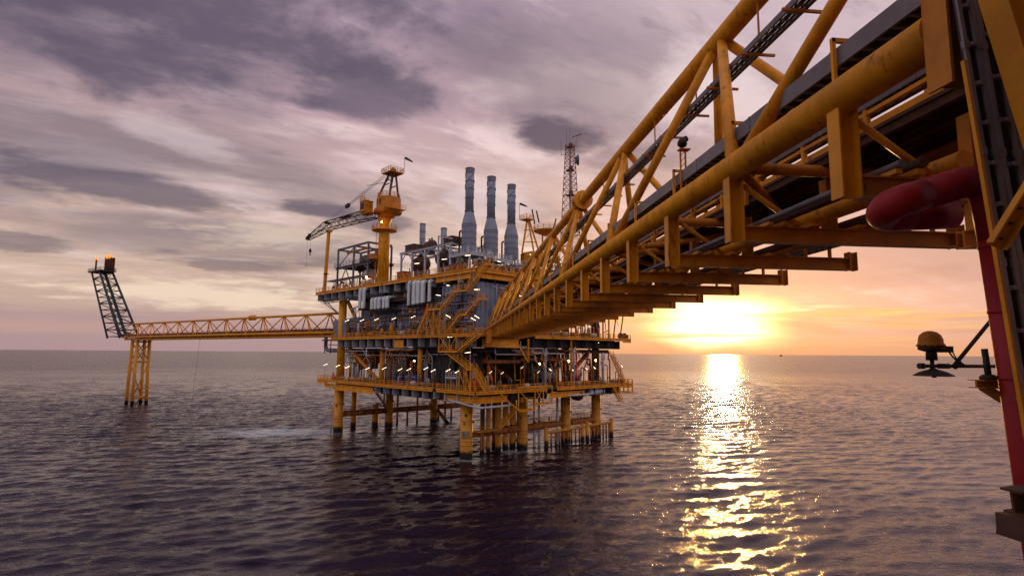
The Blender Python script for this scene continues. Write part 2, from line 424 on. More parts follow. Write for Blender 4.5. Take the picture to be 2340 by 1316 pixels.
sd = Vector((math.sin(SUN_AZ) * math.cos(SUN_EL), math.cos(SUN_AZ) * math.cos(SUN_EL), math.sin(SUN_EL)))
so.rotation_euler = sd.to_track_quat('Z', 'Y').to_euler()

# ------------------------------------------------------------------ sea
def sea_material():
    m = bpy.data.materials.new('sea_water'); n, l = nodes_of(m); b = n['Principled BSDF']
    geo = n.new('ShaderNodeNewGeometry')
    b.inputs['IOR'].default_value = 1.34
    b.inputs['Specular Tint'].default_value = (0.78, 0.66, 1.0, 1)
    # foam left of the near-left leg
    sep = n.new('ShaderNodeSeparateXYZ'); l.new(geo.outputs['Position'], sep.inputs[0])
    def mth(op, a, bb=None, c=None):
        k = n.new('ShaderNodeMath'); k.operation = op
        for i, x in enumerate((a, bb, c)):
            if x is None: continue
            if isinstance(x, (int, float)): k.inputs[i].default_value = x
            else: l.new(x, k.inputs[i])
        return k.outputs[0]
    fx = mth('DIVIDE', mth('ADD', sep.outputs[0], 45), 22); fy = mth('DIVIDE', mth('ADD', sep.outputs[1], -157), 11)
    r2 = mth('SQRT', mth('MULTIPLY_ADD', fx, fx, mth('MULTIPLY', fy, fy)))
    nf = n.new('ShaderNodeTexNoise'); nf.inputs['Scale'].default_value = 0.35; nf.inputs['Detail'].default_value = 9; nf.inputs['Roughness'].default_value = 0.75
    mp = n.new('ShaderNodeMapping'); mp.inputs['Scale'].default_value = (0.5, 0.7, 1); l.new(geo.outputs['Position'], mp.inputs[0]); l.new(mp.outputs[0], nf.inputs['Vector'])
    rr = mth('ADD', r2, mth('MULTIPLY', mth('SUBTRACT', nf.outputs['Fac'], 0.5), 3.2))
    mr = n.new('ShaderNodeMapRange'); mr.inputs[1].default_value = 0.95; mr.inputs[2].default_value = 0.2; l.new(rr, mr.inputs[0])
    mx = n.new('ShaderNodeMix'); mx.data_type = 'RGBA'; mx.inputs[6].default_value = (0.008, 0.003, 0.016, 1); mx.inputs[7].default_value = (0.42, 0.55, 0.60, 1)
    # white wash round the legs
    lf = None
    c_, s_ = math.cos(R(38.07)), math.sin(R(38.07))
    for (u, v) in ((0.4, 1.5), (16.3, 1.5), (30.8, 1.5), (42.5, 1.5), (-0.4, 53.5), (15.0, 53.5), (30.6, 53.5), (42.8, 53.5), (12.4, 2.8)):
        lx, ly = 3.76 + u * c_ - v * s_, 115.4 + u * s_ + v * c_
        ax = mth('SUBTRACT', sep.outputs[0], lx + .8); ay = mth('SUBTRACT', sep.outputs[1], ly - .5)
        d2 = mth('MULTIPLY_ADD', ax, ax, mth('MULTIPLY', ay, ay))
        lf = d2 if lf is None else mth('MINIMUM', lf, d2)
    lr = mth('ADD', mth('SQRT', lf), mth('MULTIPLY', mth('SUBTRACT', nf.outputs['Fac'], 0.5), 9.0))
    ml_ = n.new('ShaderNodeMapRange'); ml_.inputs[1].default_value = 3.6; ml_.inputs[2].default_value = 1.6; l.new(lr, ml_.inputs[0])
    l.new(mth('MULTIPLY', mth('MAXIMUM', mr.outputs[0], mth('MULTIPLY', ml_.outputs[0], 0.7)), 0.85), mx.inputs[0]); l.new(mx.outputs[2], b.inputs['Base Color'])
    # calm gloss near the platform, blended wave slopes farther out
    dist = mth('SQRT', mth('MULTIPLY_ADD', sep.outputs[0], sep.outputs[0], mth('MULTIPLY', sep.outputs[1], sep.outputs[1])))
    rg = n.new('ShaderNodeMapRange'); rg.interpolation_type = 'SMOOTHSTEP'
    rg.inputs[1].default_value = 120; rg.inputs[2].default_value = 900; rg.inputs[3].default_value = 0.07; rg.inputs[4].default_value = 0.25
    l.new(dist, rg.inputs[0]); l.new(rg.outputs[0], b.inputs['Roughness'])
    # ripples
    def nz(scale, sc, det, rg=0.6):
        k = n.new('ShaderNodeTexNoise'); k.inputs['Scale'].default_value = scale; k.inputs['Detail'].default_value = det; k.inputs['Roughness'].default_value = rg
        k.inputs['Distortion'].default_value = 0.4
        p = n.new('ShaderNodeMapping'); p.inputs['Scale'].default_value = sc; p.inputs['Rotation'].default_value = (0, 0, R(-14))
        l.new(geo.outputs['Position'], p.inputs[0]); l.new(p.outputs[0], k.inputs['Vector'])
        return k.outputs['Fac']
    h1 = nz(2.6, (0.3, 1.0, 1), 4, 0.62); h2 = nz(0.5, (0.32, 1.0, 1), 4); h3 = nz(7.0, (0.4, 1.0, 1), 3)
    hh = mth('MULTIPLY_ADD', h3, 0.10, mth('MULTIPLY_ADD', h2, 0.8, mth('MULTIPLY', h1, 0.62)))
    bp = n.new('ShaderNodeBump'); bp.inputs['Strength'].default_value = 1.0; bp.inputs['Distance'].default_value = 0.27
    wp = n.new('ShaderNodeTexNoise'); wp.inputs['Scale'].default_value = 0.014; wp.inputs['Detail'].default_value = 3
    l.new(geo.outputs['Position'], wp.inputs['Vector'])
    wm = n.new('ShaderNodeMapRange'); wm.inputs[1].default_value = 0.38; wm.inputs[2].default_value = 0.62; wm.inputs[3].default_value = 0.35; wm.inputs[4].default_value = 1.0
    l.new(wp.outputs['Fac'], wm.inputs[0]); l.new(wm.outputs[0], bp.inputs['Strength'])
    l.new(hh, bp.inputs['Height']); l.new(bp.outputs[0], b.inputs['Normal'])
    return m
def build_sea():
    def axis(lo, hi, step, far, g):
        a = list(np.arange(lo, hi + 1e-6, step)); d = step; x = hi
        while x < far:
            d *= g if x < 1000 else (1.03 if x < 3000 else 1.2); x += d; a.append(x)
        d = step; x = lo; b = []
        while x > -far:
            d *= g if x > -700 else (1.03 if x > -3000 else 1.2); x -= d; b.append(x)
        return np.array(b[::-1] + a)
    xs = axis(-130, 125, 0.46, 45000, 1.009)
    ys = axis(46, 230, 0.40, 45000, 1.0065); ys = ys[ys > -400]
    X, Y = np.meshgrid(xs, ys)
    DX, DY = np.meshgrid(np.gradient(xs), np.gradient(ys))
    D = np.maximum(np.abs(DX) * 0.6, np.abs(DY)).astype(np.float32)
    X = X.astype(np.float32); Y = Y.astype(np.float32)
    rng = np.random.default_rng(5)
    Zh = np.zeros_like(X)
    wind = R(103)
    for i in range(90):
        lam = 0.85 * (8 / 0.85) ** rng.random() ** 1.2
        a = wind + rng.normal(0, 0.33)
        k = 2 * PI / lam
        amp = 0.0046 * lam * (0.5 + rng.random())
        if lam > 5: amp *= 0.7
        ph = rng.random() * 2 * PI
        wv = k * (X * math.cos(a) + Y * math.sin(a)) + ph
        Zh += amp * (np.sin(wv) + 0.25 * np.sin(2 * wv + 1.3)) * np.clip((lam / D - 2.2) / 2.0, 0, 1)
    Zh *= np.clip((Y + 20) / 40, 0, 1)
    nx, ny = len(xs), len(ys)
    co_ = np.empty((nx * ny, 3), np.float32); co_[:, 0] = X.ravel(); co_[:, 1] = Y.ravel(); co_[:, 2] = Zh.ravel()
    idx = np.arange(nx * ny).reshape(ny, nx)
    q = np.stack([idx[:-1, :-1], idx[:-1, 1:], idx[1:, 1:], idx[1:, :-1]], -1).reshape(-1, 4)
    me = bpy.data.meshes.new('sea')
    me.vertices.add(nx * ny); me.vertices.foreach_set('co', co_.ravel())
    me.loops.add(q.size); me.loops.foreach_set('vertex_index', q.ravel().astype(np.int32))
    me.polygons.add(len(q)); me.polygons.foreach_set('loop_start', np.arange(0, q.size, 4, dtype=np.int32))
    me.polygons.foreach_set('loop_total', np.full(len(q), 4, np.int32))
    me.polygons.foreach_set('use_smooth', np.ones(len(q), bool))
    me.update(calc_edges=True); me.validate()
    me.materials.append(sea_material())
    o = bpy.data.objects.new('sea', me); COL.objects.link(o); o['kind'] = 'structure'
build_sea()

# ------------------------------------------------------------------ footbridge over the camera
NX, FX, TX = 6.6, 11.5, 9.07
LZ, TZ = 25.42, 31.83
Y0, Y1 = 6.5, 112.6
br = thing('footbridge', 'yellow triangular tube truss footbridge running from upper right to the platform', 'bridge', (9, Y0, LZ))
bo = (9, Y0, LZ)
def bpart(name, m, fn, parent=None):
    b = MB(bo); fn(b); return b.build(name, m, parent or br)
bpart('lower_chord', M['chord'], lambda b: b.tube((NX, 6.74, LZ), (NX, Y1, LZ), 0.31, n=24))
bpart('lower_chord', M['chord'], lambda b: b.tube((FX, Y0, LZ), (FX, Y1, LZ), 0.31, n=20))
bpart('upper_chord', M['chord'], lambda b: b.tube((TX, 3.0, TZ), (TX, 108.5, TZ), 0.33, n=24))
for x_, z_, r_, ys_ in ((NX, LZ, .31, [9.9, 15.2, 21, 27, 33, 39, 45, 51, 60, 70]), (TX, TZ, .33, [12.2, 23.4, 34.4, 45.4, 56]), (FX, LZ, .31, [14, 25, 36])):
    for y in ys_: bpart('weld_seam', M['chord'], lambda b: b.lathe((x_, y, z_), [(r_ - .01, -.03), (r_ + .012, -.012), (r_ + .012, .012), (r_ - .01, .03)], 24, axis=(0, 1, 0)))
def fl(b):
    for y in (38.7, 39.5):
        b.lathe((TX, y, TZ), [(0.33, -0.05), (0.68, -0.05), (0.68, 0.05), (0.33, 0.05)], 26, axis=(0, 1, 0), smooth=False)
    for i in range(8):
        a = i * PI / 4
        b.bar((TX + .5 * math.cos(a), 38.7, TZ + .5 * math.sin(a)), (TX + .5 * math.cos(a), 39.5, TZ + .5 * math.sin(a)), .3, .05, up=Vector((math.sin(a), 0, -math.cos(a))))
bpart('flange_joint', M['chord'], fl)
tops = [6.9 + 11 * k for k in range(10)]; bots = [1.4 + 11 * k for k in range(11)]
for ty in tops:
    for dy in (-5.5, 5.5):
        for bx in (NX, FX):
            if ty + dy < Y0: continue
            p = Vector((TX, ty + dy * 0.03, TZ)); q = Vector((bx, ty + dy * 0.97, LZ))
            bpart('diagonal', M['chord'], lambda b: b.tube(p, q, 0.165, n=14))
for bx in (NX, FX):
    bpart('end_post', M['chord'], lambda b: b.tube((TX, 108.4, TZ), (bx, 112.2, LZ), 0.17, n=12))
ys = [12.4 + 5.5 * k for k in range(19)]
for k, y in enumerate([6.9] + ys):
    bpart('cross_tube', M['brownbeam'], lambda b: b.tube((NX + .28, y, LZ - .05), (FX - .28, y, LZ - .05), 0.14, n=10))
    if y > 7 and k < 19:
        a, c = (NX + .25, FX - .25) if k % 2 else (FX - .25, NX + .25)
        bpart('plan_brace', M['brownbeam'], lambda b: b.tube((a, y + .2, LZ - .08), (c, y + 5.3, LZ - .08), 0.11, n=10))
# hanger frames carrying pipes under the chords
for k in range(27):
    y = 8.75 + 3.85 * k
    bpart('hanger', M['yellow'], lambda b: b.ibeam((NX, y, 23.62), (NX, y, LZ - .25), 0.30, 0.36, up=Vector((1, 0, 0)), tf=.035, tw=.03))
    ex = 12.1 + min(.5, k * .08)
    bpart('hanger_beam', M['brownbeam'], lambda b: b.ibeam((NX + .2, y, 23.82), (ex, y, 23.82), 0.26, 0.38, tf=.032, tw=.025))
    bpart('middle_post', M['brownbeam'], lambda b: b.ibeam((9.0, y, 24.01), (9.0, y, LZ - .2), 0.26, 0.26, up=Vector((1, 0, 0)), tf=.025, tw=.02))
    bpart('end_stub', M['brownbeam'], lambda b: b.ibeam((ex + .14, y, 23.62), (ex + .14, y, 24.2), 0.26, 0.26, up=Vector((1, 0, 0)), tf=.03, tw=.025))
    bpart('knee_brace', M['yellow'], lambda b: b.tube((NX + .25, y, LZ - .42), (8.2, y, 24.08), 0.065, n=8))
# walkway
def wk(b):
    b.span((8.75, Y0, 25.72), (10.35, Y1, 25.78))
    y = Y0
    while y < Y1:
        b.span((8.75, y, 25.62), (10.35, y + .07, 25.718)); y += 1.1
    for x in (8.75, 9.5, 10.35): b.ibeam((x, Y0, 25.58), (x, Y1, 25.58), .12, .22)
bpart('walkway', M['grating'], wk)
for x in (8.8, 10.3):
    bpart('handrail', M['yellow'], lambda b: b.rail([(x, Y0, 25.78), (x, Y1, 25.78)], step=2.2))
bpart('kick_sheet', M['brownbeam'], lambda b: b.span((10.55, 9.0, 25.2), (10.6, Y1, 25.95)))
# deep edge plate at the platform end
bpart('landing_plate', M['brownbeam'], lambda b: b.corrug((NX - .05, 112.4), (NX - .05, 96), 22.6, 25.1, 0.55, 0.10))

def cable_tray(label, x, z, y0, y1, w, h, hang, rung=0.34, up=True):
    t = thing('cable_tray', label, 'cable tray', (x, y0, z), 0, 'cable trays along the footbridge')
    o = (x, y0, z)
    for sx_ in (-w / 2, w / 2):
        b = MB(o); b.span((x + sx_ - .018, y0, z), (x + sx_ + .018, y1, z + h)); y = y0 + 1.5
        while y < y1:
            b.span((x + sx_ - .026, y, z + .01), (x + sx_ + .026, y + .05, z + h + .012)); y += 3.0
        b.build('side_rail', M['tray'], t)
    b = MB(o); K = int((y1 - y0) / rung); xs_ = [x - w / 2 + .02, x - w / 2 + .05, x + w / 2 - .05, x + w / 2 - .02]
    vs = []; fs = []
    for k in range(2 * K):
        yy = y0 + (k // 2) * rung + (0, .07)[k % 2]
        vs += [(xx, yy, zz) for zz in (z + .012, z + .045) for xx in xs_]
    for k in range(2 * K - 1):
        c0 = k * 8; c1 = c0 + 8
        for j in ((0, 1, 2) if k % 2 == 0 else (0, 2)):
            fs += [(c0 + j, c1 + j, c1 + j + 1, c0 + j + 1), (c0 + 4 + j, c0 + 5 + j, c1 + 5 + j, c1 + 4 + j)]
        if k % 2 == 0: fs += [(c0 + 1, c0 + 2, c0 + 6, c0 + 5), (c1 + 1, c1 + 5, c1 + 6, c1 + 2)]
    b.add(vs, fs); b.build('tray_bed', M['tray'], t)
    b = MB(o)
    for i, dx in enumerate((-.14, -.05, .03, .12)):
        b.tube((x + dx * w / .45, y0, z + .075), (x + dx * w / .45, y1, z + .075), .028 + .006 * (i % 2), n=6)
    b.build('cable', M['cable'], t)
    hang(t, o)
def hang_top(t, o):
    for k in range(46):
        y = 8.6 + 2.2 * k
        b = MB(o); b.bar((TX - .75, y, 29.86), (TX + .35, y, 29.86), .07, .07); b.build('bracket', M['brownbeam'], t)
        if k % 2:
            b = MB(o); b.bar((TX - .12, y, TZ - .33), (TX - .12, y, 29.9), .045, .045); b.build('hanger_rod', M['brownbeam'], t)
cable_tray('dark ladder cable tray slung under the upper chord of the footbridge', TX - .3, 29.9, 4, 108, .46, .17, hang_top)
def hang_near(t, o):
    for k in range(27):
        y = 9.35 + 3.85 * k
        b = MB(o)
        b.bar((NX + .35, y, LZ + .2), (NX + .35, y, 26.86), .07, .07); b.bar((NX + .32, y, 26.82), (NX + 1.15, y, 26.82), .07, .08)
        b.build('bracket', M['yellow'], t)
cable_tray('grey solid-sided cable tray just above the near lower chord of the footbridge', 7.25, 26.32, 5, 111, .42, .36, hang_near)
def hang_deck(t, o):
    for k in range(27):
        y = 8.0 + 3.85 * k
        b = MB(o); b.bar((8.62, y, 25.4), (8.62, y, 26.75), .09, .09); b.bar((8.62, y, 26.2), (9.2, y, 26.2), .09, .11)
        b.build('bracket', M['brownbeam'], t)
cable_tray('brown cable tray above the footbridge walkway behind the near chord', 9.0, 26.26, 5, 111, .5, .26, hang_deck)
def hang_low(t, o):
    for k in range(27):
        y = 8.75 + 3.85 * k
        for xx in (10.9, 11.7):
            b = MB(o); b.bar((xx, y, 24.01), (xx, y, 24.3), .08, .08); b.build('bracket', M['brownbeam'], t)
cable_tray('wide dark cable tray lying on the outer ends of the footbridge hanger beams', 11.3, 24.3, 8, 111, .9, .2, hang_low)

def bridge_pipe(label, x, z, r, m, n=12):
    t = thing('pipeline', label, 'pipe', (x, 9, z), 0, 'pipelines under the footbridge')
    b = MB((x, 9, z)); b.tube((x, 8.4, z), (x, 111.5, z), r, n=n)
    y = 14.0
    while y < 110:
        b.lathe((x, y, z), [(r, -.09), (r * 1.25, -.07), (r * 1.25, .07), (r, .09)], n, axis=(0, 1, 0)); y += 11.7
    b.build('pipe', m, t)
    for k in range(27):
        y = 8.75 + 3.85 * k
        b = MB((x, 9, z)); b.box((x, y, (z - r + 24.012) / 2), (r * 1.7, .55, max(.03, z - r - 24.012))); b.build('shoe', M['yellow'], t)
bridge_pipe('thickest yellow pipe on the hanger beams under the footbridge', 8.5, 24.27, .17, M['chord'])
bridge_pipe('dark pipe between the yellow pipe and the cable tray under the footbridge', 9.65, 24.2, .11, M['rust'])
bridge_pipe('thin brown pipe nearest the cable tray under the footbridge', 10.15, 24.18, .09, M['brownbeam'])
bridge_pipe('slim grey conduit just inside the near lower chord of the footbridge', 7.35, 24.16, .07, M['tray'])
bridge_pipe('slim rusty pipe beside the knee braces under the footbridge', 7.75, 24.2, .09, M['rust'])
# deck flood lamp on its little lattice post beside the near chord
t = thing('flood_lamp', 'black round flood lamp on a small post above the near chord of the footbridge', 'lamp', (7.0, 16.6, 26.4))
o = (7.0, 16.6, 26.4)
b = MB(o)
for dx in (0, .16): b.bar((7.0 + dx, 16.6, 25.6), (7.0 + dx, 16.6, 27.35), .045, .045)
for k in range(6): b.bar((7.0, 16.6, 26.2 + .19 * k), (7.16, 16.6, 26.2 + .19 * (k + 1)), .02, .02)
b.span((6.95, 16.5, 27.35), (7.3, 16.75, 27.38)); b.build('post', M['brownbeam'], t)
b = MB(o); b.lathe((7.05, 16.55, 27.55), [(.02, -.16), (.11, -.14), (.15, -.02), (.15, .05), (.04, .1)], 14, axis=(.3, 1, -.45)); b.build('lamp_head', M['cable'], t)
b = MB(o); b.lathe((7.14, 16.55, 27.68), [(.03, -.1), (.09, -.07), (.1, .04), (.03, .08)], 12, axis=(-.5, .8, -.2)); b.build('lamp_head', M['cable'], t)

# ------------------------------------------------------------------ structure right beside the camera
t = thing('end_post_frame', 'brown and yellow I-section post closing the near end of the footbridge', 'steel post', (6.7, 6.7, 24.5))
o = (6.7, 6.7, 24.5)
b = MB(o); b.ibeam((6.63, 6.52, 24.5), (6.63, 6.52, 29.5), .38, .62, up=Vector((1, 0, 0)), tf=.04, tw=.03); b.build('post', M['brownbeam'], t)
b = MB(o); b.bar((6.98, 6.38, 24.5), (6.98, 6.38, 29.5), .05, .08); b.build('angle_bar', M['yellow'], t)
for k in range(11):
    b = MB(o); b.tube((6.985, 6.32, 24.7 + .4 * k), (6.985, 6.44, 24.7 + .4 * k), .016, n=6); b.build('bolt', M['dark'], t)

def lean(x0, z): return x0 + .05 - (z - 23.0) * 0.085     # the tower beside the camera leans away upwards
def lean_bar(b, x0, y, z0, z1, w, d):
    b.bar((lean(x0, z0), y, z0), (lean(x0, z1), y, z1), w, d, up=Vector((0, 1, 0)))
def wall_ladder(label, x0, y, w, m, rungm, step):
    t = thing('cable_ladder', label, 'cable ladder', (x0, y, 20), 0, 'upright cable ladders beside the camera')
    o = (x0, y, 20)
    for i, dx in enumerate((0, w)):
        b = MB(o); lean_bar(b, x0 + dx, y, 17.5, 28.5, .05, .035)
        z = 18.0
        while z < 28:
            b.bar((lean(x0 + dx, z), y - .0, z), (lean(x0 + dx, z + .1), y - .0, z + .1), .07, .05, up=Vector((0, 1, 0))); z += 1.35
        b.build('side_rail', m, t)
    k = 0; z = 17.8
    while z < 28:
        b = MB(o); b.bar((lean(x0 + .03, z), y, z), (lean(x0 + w - .03, z), y, z), .05, .05); b.tube((lean(x0 + w * .5, z), y - .05, z), (lean(x0 + w * .5, z), y - .025, z), .03, n=6)
        b.build('rung', rungm, t); z += step; k += 1
    b = MB(o)
    for q in range(4):
        dx = w * (.2 + .2 * q); b.tube((lean(x0 + dx, 17.5), y + .06, 17.5), (lean(x0 + dx, 28.5), y + .06, 28.5), .03, n=6)
    b.build('cable', M['cable'], t)
wall_ladder('narrow grey cable ladder, nearest the footbridge end post', 6.31, 6.0, .16, M['ladder'], M['ladder'], .5)
wall_ladder('middle grey cable ladder of the three beside the camera', 6.56, 6.0, .2, M['ladder'], M['ladder'], .55)
wall_ladder('widest grey cable ladder with triangular gaps beside the thick yellow column', 6.86, 6.0, .34, M['ladder'], M['ladder'], .42)
t = thing('cover_sheet', 'dark back sheet standing behind the upright cable ladders', 'steel sheet', (6.9, 6.4, 20))
b = MB((6.9, 6.4, 20)); b.bar((lean(7.22, 17.5), 6.3, 17.5), (lean(7.22, 28.5), 6.3, 28.5), 1.0, .03, up=Vector((0, 1, 0))); b.build('sheet', M['dark'], t)
b = MB((6.9, 6.4, 20)); lean_bar(b, 6.27, 6.02, 17.5, 24.6, .035, .05); b.build('angle_edge', M['yellow'], t)
t = thing('host_platform', 'platform beside the camera, shown by its thick square yellow column at the upper right edge', 'oil platform', (7.3, 5.6, 0))
o = (7.3, 5.6, 0)
b = MB(o); b.bar((6.94, 5.6, 22.5), (5.80, 5.6, 27.5), .22, .24, up=Vector((0, 1, 0))); b.build('column', M['yellow'], t)
b = MB(o); b.bar((6.81, 5.6, 22.5), (5.67, 5.6, 27.5), .03, .32, up=Vector((0, 1, 0))); b.build('column_flange', M['yellow'], t)
for z, y1, x0 in ((29.0, 3.0, -9.0), (18.9, 1.6, -9.0), (36, 3, 4)):  # unseen decks and wall around the camera, placed to shade the near steel
    b = MB(o); b.span((x0, -26, z), (30, y1, z + .3)); b.build('deck', M['grating'], t)
    b = MB(o); b.ibeam((x0, y1 + .12, z - .2), (30, y1 + .12, z - .2), .22, .9); b.build('edge_beam', M['yellow'], t)
for x, y in ((8.6, 1.0), (28, 1.0), (8.6, -24), (28, -24), (-7, -24)):
    b = MB(o); b.tube((x, y, -8), (x, y, 36), .8, n=16); b.build('leg', M['leg'], t)
b = MB(o); b.span((-8, -14, 19.2), (28, -13.7, 28.9)); b.build('cladding_wall', M['wall'], t)
# diagonal bracing channel in front of the ladders
t = thing('brace_channel', 'brown bolted channel brace with yellow edges slanting across the cable ladders', 'brace', (6.3, 5.6, 22))
o = (6.3, 5.6, 22)
p, q = Vector((5.93, 5.6, 22.2)), Vector((6.42, 5.3, 23.2))
b = MB(o); b.bar(p, q, .16, .03, up=Vector((0, 1, 0))); b.build('web', M['brownbeam'], t)
for sgn in (-1, 1):
    b = MB(o); s_, t_ = frame_of(q - p, Vector((0, 1, 0))); d_ = s_ * (sgn * .085)
    b.bar(p + d_ + Vector((0, -.03, 0)), q + d_ + Vector((0, -.03, 0)), .02, .09, up=Vector((0, 1, 0))); b.build('flange', M['yellow'], t)
for k in range(6):
    c_ = p.lerp(q, .08 + .16 * k)
    b = MB(o); b.tube(c_ + Vector((0, -.05, 0)), c_ + Vector((0, -.012, 0)), .014, n=6); b.build('bolt', M['dark'], t)
# red fire-water pipe looping under the bridge end and dropping down the tower
t = thing('red_pipe', 'thick dark red pipe with a U-bend under the footbridge, dropping down the right edge', 'pipe', (7.0, 7.0, 20))
o = (7.0, 7.0, 20)
b = MB(o); b.path([(7.3, 7.5, 23.06), (6.6, 7.5, 23.02)], .205, 20); b.build('return_run', M['red'], t)
b = MB(o); b.path([(6.6, 7.5, 23.02), (6.15, 7.5, 23.0), (5.9, 7.0, 23.05), (6.4, 7.0, 23.2)], .215, 20, .4, 8); b.build('u_bend', M['red'], t)
b = MB(o); b.path([(6.4, 7.0, 23.2), (7.36, 7.0, 23.5), (7.46, 7.0, 22.6)], .215, 20, .42, 8); b.build('elbow', M['red'], t)
b = MB(o); b.path([(7.46, 7.0, 22.6), (7.67, 7.0, 19.45), (7.78, 7.0, 17.5)], .215, 20); b.build('riser', M['red'], t)
for z, x in ((22.5, 7.467), (21.6, 7.527), (20.7, 7.587)):
    b = MB(o); b.lathe((x, 7.0, z), [(.215, -.02), (.228, -.015), (.228, .015), (.215, .02)], 20); b.build('weld_band', M['red'], t)
t = thing('cantilever_bracket', 'small brown bracket shelf beside the red riser carrying a short dark post', 'bracket', (6.9, 6.9, 20.6))
o = (6.9, 6.9, 20.6)
b = MB(o); b.ibeam((7.16, 7.2, 20.62), (7.7, 7.2, 20.62), .26, .11); b.build('shelf', M['brownbeam'], t)
b = MB(o); b.bar((7.3, 7.2, 20.56), (7.6, 7.2, 20.38), .2, .05); b.build('gusset', M['brownbeam'], t)
b = MB(o); b.tube((7.36, 7.2, 20.68), (7.33, 7.2, 21.1), .04, n=10); b.lathe((7.36, 7.2, 20.68), [(.11, 0), (.11, .04), (.06, .07)], 12); b.build('post', M['dark'], t)
t = thing('pipe_support', 'brown steel stub brackets around the foot of the red riser', 'bracket', (6.6, 6.2, 19))
o = (6.6, 6.2, 19)
b = MB(o); b.ibeam((6.5, 6.2, 19.32), (7.4, 6.2, 19.4), .26, .28); b.build('stub_beam', M['rust'], t)
b = MB(o); b.span((6.47, 6.05, 18.95), (7.1, 6.4, 19.16)); b.span((6.49, 6.02, 18.9), (7.1, 6.43, 18.948)); b.build('bracket_plate', M['rust'], t)
b = MB(o); b.hoop((7.73, 7.0, 19.55), .23, .04, 18, 6); b.build('clamp', M['yellow'], t)
b = MB(o); b.bar((6.72, 6.2, 20.5), (6.95, 6.1, 20.38), .16, .03); b.build('gusset', M['yellow'], t)
t = thing('beam_stub', 'short brown beam end sticking out under the footbridge beside the red riser', 'beam', (7.6, 8.5, 22.9))
b = MB((7.6, 8.5, 22.9)); b.ibeam((8.55, 8.6, 22.95), (9.3, 8.6, 22.98), .25, .3); b.build('beam', M['brownbeam'], t)
b = MB((7.6, 8.5, 22.9)); b.bar((8.8, 8.6, 23.1), (8.8, 8.6, 23.6), .2, .2); b.build('stub', M['brownbeam'], t)
# navigation light on its pipe boom
t = thing('navigation_light', 'yellow domed navigation light with a black cone shade on a pipe boom at right', 'lamp', (7.2, 8.0, 20.9))
o = (7.2, 8.0, 20.9); nx_, nz_ = 7.25, 20.93
b = MB(o); b.lathe((nx_, 8, nz_ + .21), [(.18, 0), (.18, .035), (.165, .05), (.165, .10), (.14, .17), (.09, .215), (.03, .235)], 22); b.build('dome', M['brownbeam'], t)  # darker yellow puts the dome's shade into its paint
b = MB(o)
for i in range(14):
    a = 2 * PI * i / 14; b.tube((nx_ + .182 * math.cos(a), 8 + .182 * math.sin(a), nz_ + .213), (nx_ + .182 * math.cos(a), 8 + .182 * math.sin(a), nz_ + .233), .008, n=5)
b.lathe((nx_, 8, nz_ + .13), [(.08, 0), (.17, .03), (.17, .078)], 20); b.build('base_ring', M['dark'], t)
b = MB(o); b.span((nx_ + .1, 7.93, nz_ + .12), (nx_ + .31, 8.07, nz_ + .215)); b.build('junction_box', M['dark'], t)
b = MB(o); b.lathe((nx_, 8, nz_ + .0), [(.075, 0), (.075, .10), (.07, .13)], 16); b.tube((nx_, 8, nz_ - .17), (nx_, 8, nz_), .03, n=8); b.build('lamp_body', M['cable'], t)
b = MB(o); b.lathe((nx_ + .01, 8, nz_ - .235), [(.27, 0), (.265, .012), (.17, .065), (.06, .10), (.03, .12)], 22); b.tube((nx_ + .02, 8, nz_ - .26), (nx_ + .02, 8, nz_ - .2), .03, n=8); b.build('shade', M['dark'], t)
b = MB(o); b.tube((nx_ - .19, 8, nz_ - .085), (8.6, 8, nz_ - .085), .028, n=10); b.tube((nx_ - .22, 8, nz_ - .085), (nx_ - .14, 8, nz_ - .085), .045, n=10); b.tube((nx_ + .1, 8, nz_ - .085), (nx_ + .28, 8, nz_ - .085), .04, n=10); b.build('boom', M['dark'], t)
b = MB(o); b.tube((nx_ + .38, 8, nz_ - .06), (8.4, 8, nz_ + .72), .03, n=10); b.tube((nx_ + .36, 8, nz_ - .1), (nx_ + .46, 8, nz_ - .02), .045, n=8); b.build('stay', M['dark'], t)
b = MB(o); b.path([(nx_ + .25, 7.95, nz_ + .13), (nx_ + .33, 7.95, nz_ + .02), (nx_ + .52, 7.97, nz_ - .07)], .012, 6, .1); b.path([(nx_ + .28, 7.92, nz_ + .13), (nx_ + .36, 7.95, nz_ + .03), (nx_ + .44, 7.97, nz_ - .06)], .01, 6, .1); b.build('cable', M['cable'], t)
# ------------------------------------------------------------------ the platform, in its own frame (u right-back, v left-back)
PA = Vector((3.76, 115.4, 0)); PAN = R(38.07)
def PW(p):
    c, s = math.cos(PAN), math.sin(PAN)
    return Vector((PA.x + p[0] * c - p[1] * s, PA.y + p[0] * s + p[1] * c, p[2]))
def pthing(name, label, cat, p, group=None):
    return thing(name, label, cat, PW(p), PAN, group)
def pp(t, o, name, m, fn, parent=None):
    b = MB(o); fn(b); return b.build(name, M[m], parent or t)
ZC, ZM, ZU = 13.4, 24.6, 37.6
plat = pthing('oil_platform', 'large yellow and grey offshore oil platform standing on legs in the sea', 'oil platform', (0, 0, 0))
O0 = (0, 0, 0)
def P(name, m, fn, parent=None): return pp(plat, O0, name, m, fn, parent)
RU = [(0.5, 31.2, 1.5), (0, 0, 0)]
LEGS = [(0.4, 1.5), (16.3, 1.5), (30.8, 1.5), (42.5, 1.5), (-0.4, 53.5), (15.0, 53.5), (30.6, 53.5), (42.8, 53.5)]
